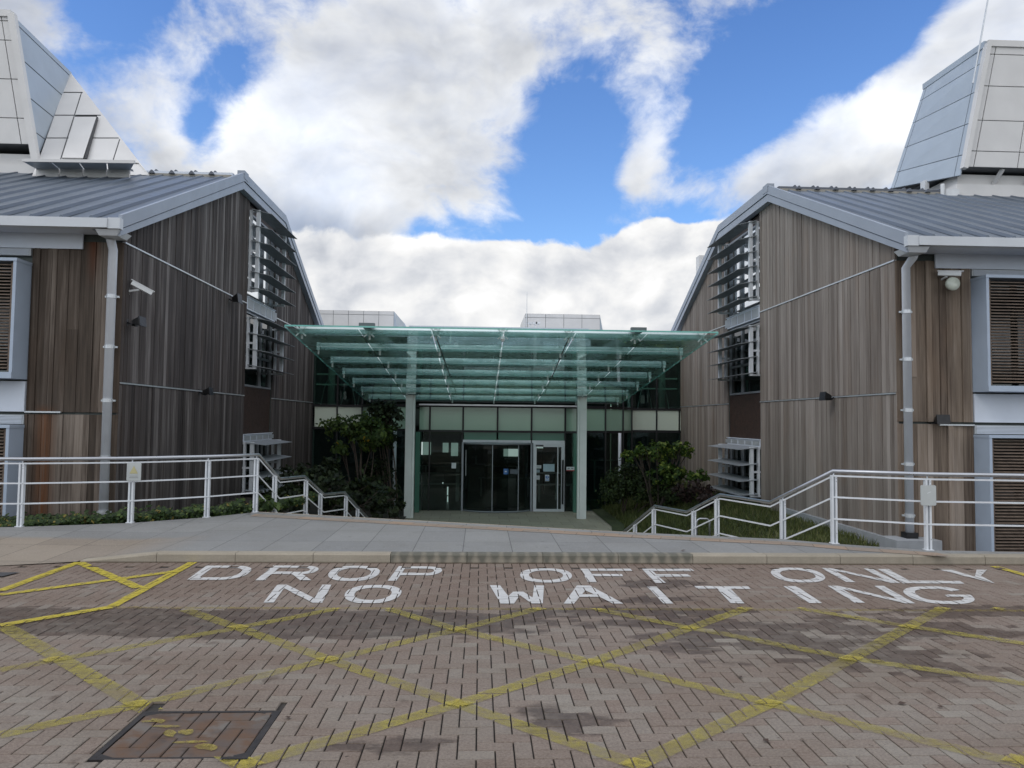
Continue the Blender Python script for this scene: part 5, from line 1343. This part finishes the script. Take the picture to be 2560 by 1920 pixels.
# ------------------------------------------------------------------ railings
def pol(pts, dz): return [Vector((p[0], p[1], p[2]+dz)) for p in pts]
def railing(rootloc, label, path, posts, signs, hr_r=.026):
    Rr = empty('handrail', rootloc, label, 'railing', 'steel handrails down the entrance steps')
    q = MB(); q.tube(path, hr_r, 12); q.build('top_rail', STAIN, Rr, True)
    for dz in (-.065, -.355, -.65):
        q = MB()
        for a, b_ in zip(path[:-1], path[1:]): q.bar(Vector(a)+Vector((0, 0, dz)), Vector(b_)+Vector((0, 0, dz)), .012, .022)
        q.build('bar', PAINTW, Rr)
    for (x, y, zt, zb) in posts:
        q = MB(); q.box(x-.038, x-.012, y-.006, y+.05, zb, zt-.055); q.box(x+.012, x+.038, y-.006, y+.05, zb, zt-.055); q.box(x-.012, x+.012, y+.006, y+.044, zb, zt-.07, mi=1)
        q.box(x-.05, x+.05, y-.03, y+.07, zb-.001, zb+.01); q.tube([(x, y+.02, zt-.06), (x, y+.02, zt-.02)], .01, 6)
        for zz in (zt-.10, zt-.14, zt-.36, zt-.66, zb+.14): q.tube([(x+.025, y-.010, zz), (x+.025, y-.004, zz)], .006, 6, mi=1)
        q.build('post', [PAINTW, LOUV], Rr)
    return Rr
HR = .985
def rp(px, py): p = onz(px, py, ZP); return (p.x, p.y, ZP+HR)
pathL = [(-14, LE[0].y-.75, ZP+HR)]+[(-9.8, LE[0].y-.18, ZP+HR)]+[rp(*p) for p in edge_px]
def railpt(px, py, base, sgn):
    r_ = ray(px, py); k = r_.x/r_.y; Y = (base.x-sgn*.31*base.y)/(k-sgn*.31); return EYE+r_*(Y/r_.y)
sL = [railpt(px, py, LE[-1], 1) for px, py in ((700, 1197), (761, 1191), (810, 1236), (861, 1231), (930, 1306))]
pathL = pathL+[tuple(p) for p in sL]
def postson(path, specs, zf):
    o = []
    for px in specs:
        for a, b_ in zip(path[:-1], path[1:]):
            a, b_ = Vector(a), Vector(b_)
            def pxof(p): d = p-EYE; return 1280+FPX*d.dot(cr)/d.dot(fw)
            A, Bq = pxof(a), pxof(b_)
            if min(A, Bq) <= px <= max(A, Bq) and abs(Bq-A) > 1:
                lo, hi = 0., 1.
                for _ in range(30):
                    m_ = (lo+hi)/2; v = pxof(a.lerp(b_, m_))
                    if (v < px) == (Bq > A): lo = m_
                    else: hi = m_
                p = a.lerp(b_, lo); o.append((p.x, p.y, p.z, zf(p))); break
    return o
pL = postson(pathL, (55, 330, 520, 641), lambda p: ZP)+postson(pathL, (687, 765, 801, 865, 894), lambda p: p.z-HR)
pL += [(-9.6, LE[0].y-.15, ZP+HR, ZP)]
railing((LE[-1].x, LE[-1].y, ZP), 'steel handrail carrying the grey sign with a yellow triangle', pathL, pL, None)
R0 = [RE[2], RE[3]]
pathR = [(16, RE[3].y-1.15, ZP+HR), (12, RE[3].y-.55, ZP+HR), (R0[1].x, R0[1].y, ZP+HR), (R0[0].x, R0[0].y, ZP+HR)]
sR = [railpt(px, py, RE[2], -1) for px, py in ((1926, 1256), (1800, 1237), (1717, 1280), (1637, 1265), (1540, 1345))]
pathR = pathR+[tuple(p) for p in sR]
pR = postson(pathR, (2320, 2085.5), lambda p: ZP)+postson(pathR, (1958, 1793, 1735, 1635, 1588), lambda p: p.z-HR)+[(11, RE[3].y-.4, ZP+HR, ZP)]
railing((RS.x, RS.y, ZP), 'steel handrail carrying the blank white sign', pathR, pR, None)
# signs on the rails
def rsign(x0, x1, y0, y1, Y, label, tri):
    a, b_ = ony(x0, y0, Y), ony(x1, y1, Y); root = empty('rail_sign', ((a.x+b_.x)/2, Y, b_.z), label, 'sign')
    q = MB(); e = .014; X0_, X1_, Z0_, Z1_ = a.x, b_.x, b_.z, a.z
    pts = [(X0_+e, Z0_), (X1_-e, Z0_), (X1_, Z0_+e), (X1_, Z1_-e), (X1_-e, Z1_), (X0_+e, Z1_), (X0_, Z1_-e), (X0_, Z0_+e)]
    q.face([(x, Y, z_) for x, z_ in pts]); q.face([(x, Y+.012, z_) for x, z_ in pts[::-1]])
    for k in range(8): j = (k+1) % 8; q.face([(pts[k][0], Y+.012, pts[k][1]), (pts[j][0], Y+.012, pts[j][1]), (pts[j][0], Y, pts[j][1]), (pts[k][0], Y, pts[k][1])])
    q.build('plate', plain('sign_plate', (.40, .42, .41), .5), root)
    w_ = X1_-X0_; h_ = Z1_-Z0_; cx_ = (X0_+X1_)/2
    if tri:
        q = MB(); zc = Z0_+h_*.48; q.face([(cx_-w_*.30, Y-.003, zc-h_*.08), (cx_+w_*.30, Y-.003, zc-h_*.08), (cx_, Y-.003, zc+h_*.36)])
        q.build('warning_triangle', plain('faded_yellow', (.42, .38, .20), .6), root)
        q = MB(); q.box(cx_-w_*.3, cx_+w_*.3, Y-.003, Y, Z0_+h_*.16, Z0_+h_*.2); q.box(cx_-w_*.25, cx_+w_*.25, Y-.003, Y, Z0_+h_*.25, Z0_+h_*.28)
        q.build('print', plain('faded_print', (.28, .29, .28), .7), root)
    else:
        q = MB(); q.face([(cx_-w_*.1, Y-.003, Z0_+h_*.58), (cx_+w_*.16, Y-.003, Z0_+h_*.66), (cx_+w_*.16, Y-.003, Z0_+h_*.70), (cx_-w_*.1, Y-.003, Z0_+h_*.62)])
        q.build('print', plain('faded_mark', (.55, .57, .57), .7), root)
p = onz(330, 1307, ZP); rsign(317.5, 351.5, 1157, 1202, p.y-.05, 'faded grey sign with a yellow triangle on the left handrail', True)
p = onz(2320, 1375.5, ZP); rsign(2302, 2341, 1213, 1264, p.y-.05, 'blank weathered white sign on the right handrail', False)

# cycle hoop on the grass bank
p = ony(1758, 1330, 15.8); hx = p.x; q = MB(); zb = -1.5; zt = ony(1758, 1297, 15.8).z; hw = .14
q.tube([(hx-hw, 15.8, zb)]+[(hx-hw+.08*(1-math.cos(a)), 15.8, zt-.08+.08*math.sin(a)) for a in (0, .4, .8, 1.2, PI/2)]+[(hx+hw-.08*(1-math.cos(a)), 15.8, zt-.08+.08*math.sin(a)) for a in (PI/2, 1.2, .8, .4, 0)]+[(hx+hw, 15.8, zb)], .022, 10)
tag(q.build('cycle_hoop', STAIN, smooth=True, loc=(hx, 15.8, zb)), 'stainless steel hoop standing in the grass beyond the right handrail', 'hoop')

# ------------------------------------------------------------------ lights and cameras on the walls
def flood(p, ndir, label, sz=.2, open_=False):
    """ndir: wall normal"""
    p = Vector(p); ndir = Vector(ndir); o = empty('floodlight', p, label, 'floodlight', 'black floodlights on the timber walls')
    sd_ = Vector((0, 0, 1)).cross(ndir).normalized()
    q = MB(); q.bar(p, p+ndir*.12+Vector((0, 0, -.05)), .04, .03); q.bar(p+Vector((0, 0, -.06)), p+Vector((0, 0, .06)), .07, .02, ndir)
    q.bar(p+ndir*.12-sd_*sz*.55+Vector((0, 0, -.05)), p+ndir*.12+sd_*sz*.55+Vector((0, 0, -.05)), .02, .03); q.build('bracket', DARK, o)
    q = MB(); c0 = p+ndir*.13; d1 = (ndir*.85+Vector((0, 0, .12))).normalized(); up_ = sd_.cross(d1).normalized()
    def ringq(t, s1, s2): c = c0+d1*t; return [c-sd_*s1-up_*s2, c+sd_*s1-up_*s2, c+sd_*s1+up_*s2, c-sd_*s1+up_*s2]
    a, b_ = ringq(0, sz*.35, sz*.18), ringq(.12, sz*.5, sz*.33); q.hexa(a+b_); a, b_ = ringq(.12, sz*.55, sz*.38), ringq(.14, sz*.55, sz*.38); q.hexa(a+b_)
    for k in range(4): f_ = c0-d1*.03+sd_*sz*(-.24+.16*k); q.bar(f_, f_+d1*.03, .012, sz*.3, up_)
    q.build('lamp_body', DARK, o)
    return o
flood(onx(318, 806, XLW), (1, 0, 0), 'black floodlight under the box camera on the dark gable, above the lower flashing', .22)
flood(onx(572, 748, XLW), (1, 0, 0), 'black floodlight at the upper flashing of the dark gable near the louvres', .3)
flood(onx(497, 980, XLW), (1, 0, 0), 'black floodlight on the lower flashing of the dark gable', .22)
flood(onx(2087, 993, XRW), (-1, 0, 0), 'black floodlight on the lower flashing of the silvery gable', .24)
flood(ony(2336, 1058, YNR)+Vector((0, 0, .05)), (0, -1, 0), 'black floodlight between the downpipe and the shuttered windows', .22)
def cctv(p, ndir, aim, label, dome=False):
    p = Vector(p); ndir = Vector(ndir); o = empty('security_camera', p, label, 'security camera', 'security cameras on the timber walls')
    q = MB(); q.bar(p+Vector((0, 0, -.06)), p+Vector((0, 0, .06)), .06, .015, ndir); q.bar(p, p+ndir*.18+Vector((0, 0, .03)), .03, .03); q.build('bracket', CAMW, o)
    q = MB(); c0 = p+ndir*.18+Vector((0, 0, .08)); aim = Vector(aim).normalized(); q.bar(c0-aim*.14, c0+aim*.22, .085, .075); q.bar(c0-aim*.15+Vector((0, 0, .045)), c0+aim*.26+Vector((0, 0, .045)), .10, .012)
    q.build('camera_body', CAMW, o)
    q = MB(); q.bar(c0+aim*.22, c0+aim*.225, .06, .055); q.build('lens', DARK, o)
    if dome:
        q = MB(); c1 = p+ndir*.20+Vector((.07, 0, -.11)); bm = []
        n1_ = ndir
        q.tube([c1-n1_*.09, c1-n1_*.04, c1+n1_*.03, c1+n1_*.07, c1+n1_*.085], [.05, .10, .125, .11, .0], 18)
        q.build('lamp', plain('lamp_lens', (.50, .53, .45), .2), o, True)
    return o
cctv(onx(322, 728, XLW), (1, 0, 0), (.75, .45, -.42), 'white box security camera on the dark gable above a floodlight')
cctv(ony(2352, 700, YNR)+Vector((0, 0, .0)), (0, -1, 0), (.75, -.5, -.1), 'white security camera with a round lamp beside the shuttered window', True)

# ------------------------------------------------------------------ planting
def leaf(mb, p, n_, sz, t, elong=1.6):
    n_ = n_.normalized(); a = n_.cross(Vector((rnd.uniform(-1, 1), rnd.uniform(-1, 1), rnd.uniform(-1, 1))))
    if a.length < .1: return
    a.normalize(); b_ = n_.cross(a); l, w_ = sz*elong/2, sz/2
    mb.face([p-a*l, p-a*l*.1-b_*w_+n_*.1*sz, p+a*l, p-a*l*.1+b_*w_+n_*.1*sz], t)
def shrub(name, label, base, blobs, nleaf, sz, mat, tfun, stems=7, cat='shrub', elong=1.6):
    base = Vector(base); o = empty(name, base, label, cat); q = MB()
    vol = [b_[3]*b_[4]*b_[5] for b_ in blobs]; tot = sum(v**.67 for v in vol)
    for b_, v in zip(blobs, vol):
        c = Vector(b_[:3]); n_ = int(nleaf*v**.67/tot)
        clumps = [(rnd.uniform(0, 2*PI), rnd.uniform(-1, 1), rnd.uniform(.5, 1.12)) for _ in range(max(6, n_//28))]
        for k in range(n_):
            th, cz_, rr_ = clumps[k % len(clumps)]; s_ = math.sqrt(1-cz_*cz_)
            d = Vector((s_*math.cos(th)*b_[3]*rr_, s_*math.sin(th)*b_[4]*rr_, cz_*b_[5]*rr_))
            j = Vector((rnd.gauss(0, 1), rnd.gauss(0, 1), rnd.gauss(0, .8)))*(.17*min(b_[3], b_[5])+.02)
            p = c+d+j; nn_ = (d.normalized()*.7+Vector((rnd.uniform(-1, 1), rnd.uniform(-1, 1), rnd.uniform(-.2, 1.2)))).normalized()
            leaf(q, p, nn_, sz*rnd.uniform(.6, 1.3), tfun(p), elong)
    q.build('foliage', mat, o)
    q = MB()
    for k in range(stems):
        b_ = rnd.choice(blobs); e_ = Vector(b_[:3])+Vector((rnd.uniform(-.6, .6)*b_[3], rnd.uniform(-.6, .6)*b_[4], rnd.uniform(.0, .7)*b_[5]))
        s_ = base+Vector((rnd.uniform(-.12, .12), rnd.uniform(-.1, .1), -.1)); m_ = s_.lerp(e_, .5)+Vector((rnd.uniform(-.1, .1), rnd.uniform(-.1, .1), .1))
        q.tube([s_, m_, e_], [.028, .018, .006], 6)
        for _ in range(3):
            e2 = e_+Vector((rnd.uniform(-.5, .5)*b_[3], rnd.uniform(-.4, .4)*b_[4], rnd.uniform(-.1, .6)*b_[5])); q.tube([m_.lerp(e_, .4), e2], [.01, .004], 5)
    q.build('stem', BARK, o)
    return o
u1 = lambda p: rnd.random()*.86
def tyel(p): return rnd.random()*.9 if rnd.random() < .93 else rnd.uniform(.93, 1)
def patches(cs, rad):
    def f(p):
        for c in cs:
            if (p-c).length < rad*rnd.uniform(.5, 1.1): return rnd.uniform(.92, 1)
        return rnd.random()*.85
    return f
def BP(px, py, Y, rx, ry, rz_): c = ony(px, py, Y); return (c.x, c.y, c.z, rx, ry, rz_)
ycs = [ony(852, 1095, 20.1), ony(915, 1100, 20.1), ony(975, 1088, 20.4), ony(830, 1102, 20.2)]
shrub('fatsia_shrub', 'yellowing broadleaf shrub beneath the left side of the canopy', (ony(905, 1200, 20.5).x, 20.5, -1.0),
      [BP(870, 1070, 20.5, .62, .5, .30), BP(930, 1085, 20.5, .50, .5, .38), BP(905, 1060, 20.6, .45, .4, .22), BP(850, 1120, 20.6, .35, .4, .15)], 2300, .08, LF_YE, patches(ycs, .17), 9)
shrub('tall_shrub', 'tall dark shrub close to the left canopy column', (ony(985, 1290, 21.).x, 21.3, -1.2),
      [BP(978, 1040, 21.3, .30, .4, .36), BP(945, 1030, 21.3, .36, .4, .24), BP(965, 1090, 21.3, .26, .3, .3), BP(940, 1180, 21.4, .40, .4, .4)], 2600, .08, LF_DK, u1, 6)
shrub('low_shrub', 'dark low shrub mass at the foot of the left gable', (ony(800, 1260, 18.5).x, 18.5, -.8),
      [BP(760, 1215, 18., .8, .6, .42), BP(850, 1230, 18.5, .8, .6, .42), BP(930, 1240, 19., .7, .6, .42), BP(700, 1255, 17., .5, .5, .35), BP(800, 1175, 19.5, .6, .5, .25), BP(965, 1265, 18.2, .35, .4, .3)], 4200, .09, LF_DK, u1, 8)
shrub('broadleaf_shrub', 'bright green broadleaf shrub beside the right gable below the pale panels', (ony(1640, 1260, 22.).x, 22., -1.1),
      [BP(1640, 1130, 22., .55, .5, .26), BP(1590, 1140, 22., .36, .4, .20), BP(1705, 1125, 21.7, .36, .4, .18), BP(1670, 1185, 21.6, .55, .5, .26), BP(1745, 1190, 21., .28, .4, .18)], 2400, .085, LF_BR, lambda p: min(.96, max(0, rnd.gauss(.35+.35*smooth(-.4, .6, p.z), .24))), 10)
shrub('round_hedge', 'dark rounded shrub right of the right canopy column', (ony(1560, 1250, 23.).x, 22.8, -1.2),
      [BP(1560, 1200, 22.8, .62, .5, .45), BP(1530, 1225, 22.6, .38, .4, .4), BP(1620, 1220, 22.4, .6, .5, .35), BP(1690, 1235, 21.8, .6, .5, .3)], 5200, .06, LF_HG, u1, 5)
shrub('reddish_shrub', 'reddish brown shrub at the foot of the right gable louvres', (ony(1735, 1250, 20.5).x, 20.5, -.9),
      [BP(1730, 1225, 20.5, .48, .5, .28), BP(1765, 1250, 19.8, .3, .4, .18)], 900, .075, LF_RD, u1, 5)
# grass on the bank, ivy border, leaf litter
gm = MB()
for k in range(26000):
    y = rnd.uniform(11.6, 26.5); e_ = court_edge_R(y); x = rnd.uniform(e_+.35, XRW-.12); z = zr(x, y)+.02
    h = rnd.uniform(.06, .16)*(1.25 if y > 18 else 1); a = rnd.uniform(0, PI); dx, dy = math.cos(a)*.012, math.sin(a)*.012; lx, ly = rnd.gauss(0, .05), rnd.gauss(0, .05)
    t = min(1, max(0, rnd.gauss(.42+.15*math.sin(x*2.3)*math.cos(y*1.7), .25)))
    gm.face([(x-dx, y-dy, z), (x+dx, y+dy, z), (x+lx, y+ly, z+h)], t)
tag(gm.build('grass', LF_GR), 'rough green grass on the bank beyond the right handrail', 'grass', kind='stuff')
iv = MB()
for k in range(9000):
    t_ = rnd.random(); px = -60+t_*735
    pts = [(p.x, p.y) for p in [back[1]]+LE]
    x = LE[0].x-2.2+(LE[-1].x+.55-(LE[0].x-2.2))*t_
    yy = back[1].y
    for a, b_ in zip(pts[:-1], pts[1:]):
        if a[0] <= x <= b_[0]: yy = a[1]+(b_[1]-a[1])*(x-a[0])/(b_[0]-a[0])
    if x > LE[-1].x: yy = LE[-1].y+(x-LE[-1].x)*3.2
    dyy = abs(rnd.gauss(0, .45)); y = yy+.03+dyy
    if x < XLW+.15 and y > YNL-.03: continue
    hgt = (.06+.08*smooth(-7.5, -4.2, x))*(1+.5*math.sin(x*7.1)*math.sin(y*5+x*3)); z = .09+rnd.random()*max(.03, hgt)
    leaf(iv, Vector((x, y, z)), Vector((rnd.uniform(-.5, .5), rnd.uniform(-1, .1), rnd.uniform(.3, 1))), rnd.uniform(.035, .075), min(1, max(0, rnd.gauss(.45, .25))) if rnd.random() > .02 else 1., 1.3)
tag(iv.build('ivy', LF_IV), 'low green ground cover between the left handrail and the dark building', 'ground cover', kind='stuff')
# sprigs by the corner post and fallen leaves
shrub('corner_sprig', 'small leafy sprig behind the corner post of the left handrail', (LE[-1].x+.1, LE[-1].y+.25, .05),
      [(LE[-1].x+.05, LE[-1].y+.3, .22, .22, .2, .13), (LE[-1].x-.35, LE[-1].y+.25, .2, .13, .15, .12)], 160, .075, LF_IV, lambda p: rnd.uniform(.3, .95), 4)
fl_ = MB()
for (px, py, s_, z_) in ((622, 1287, .06, ZP), (1708, 1378, .05, ZP), (765, 1860-300, .03, 0), (1850, 1695, .035, 0), (2255, 1762, .04, 0), (2350, 1770, .03, 0), (1915, 1855, .035, 0), (720, 1797, .035, 0), (2005, 1853, .02, 0), (1670, 1555, .02, 0), (1420, 1700, .015, 0)):
    p = onz(px, py, z_); leaf(fl_, p+Vector((0, 0, .010)), Vector((rnd.uniform(-.2, .2), rnd.uniform(-.2, .2), 1)), s_, rnd.random(), 1.4)
tag(fl_.build('fallen_leaves', plain('dead_leaf', (.05, .028, .018), .8)), 'scattered dark fallen leaves on the paving', 'leaf litter', kind='stuff')
# something for the glass and the sky line to reflect: open ground with a belt of trees behind the camera
def belt_tree(x, y, h):
    o = empty('tree', (x, y, -1.9)); q = MB(); q.tube([(x, y, -1.9), (x, y, h*.45)], [.25, .12], 8); q.build('trunk', BARK, o)
    q = MB()
    for k in range(420):
        d = Vector((rnd.gauss(0, 1), rnd.gauss(0, 1), rnd.gauss(0, 1))).normalized()*rnd.uniform(.5, 1)
        leaf(q, Vector((x+d.x*h*.33, y+d.y*h*.33, h*.62+d.z*h*.36)), d+Vector((0, 0, .4)), .6, rnd.random()*.8, 1.3)
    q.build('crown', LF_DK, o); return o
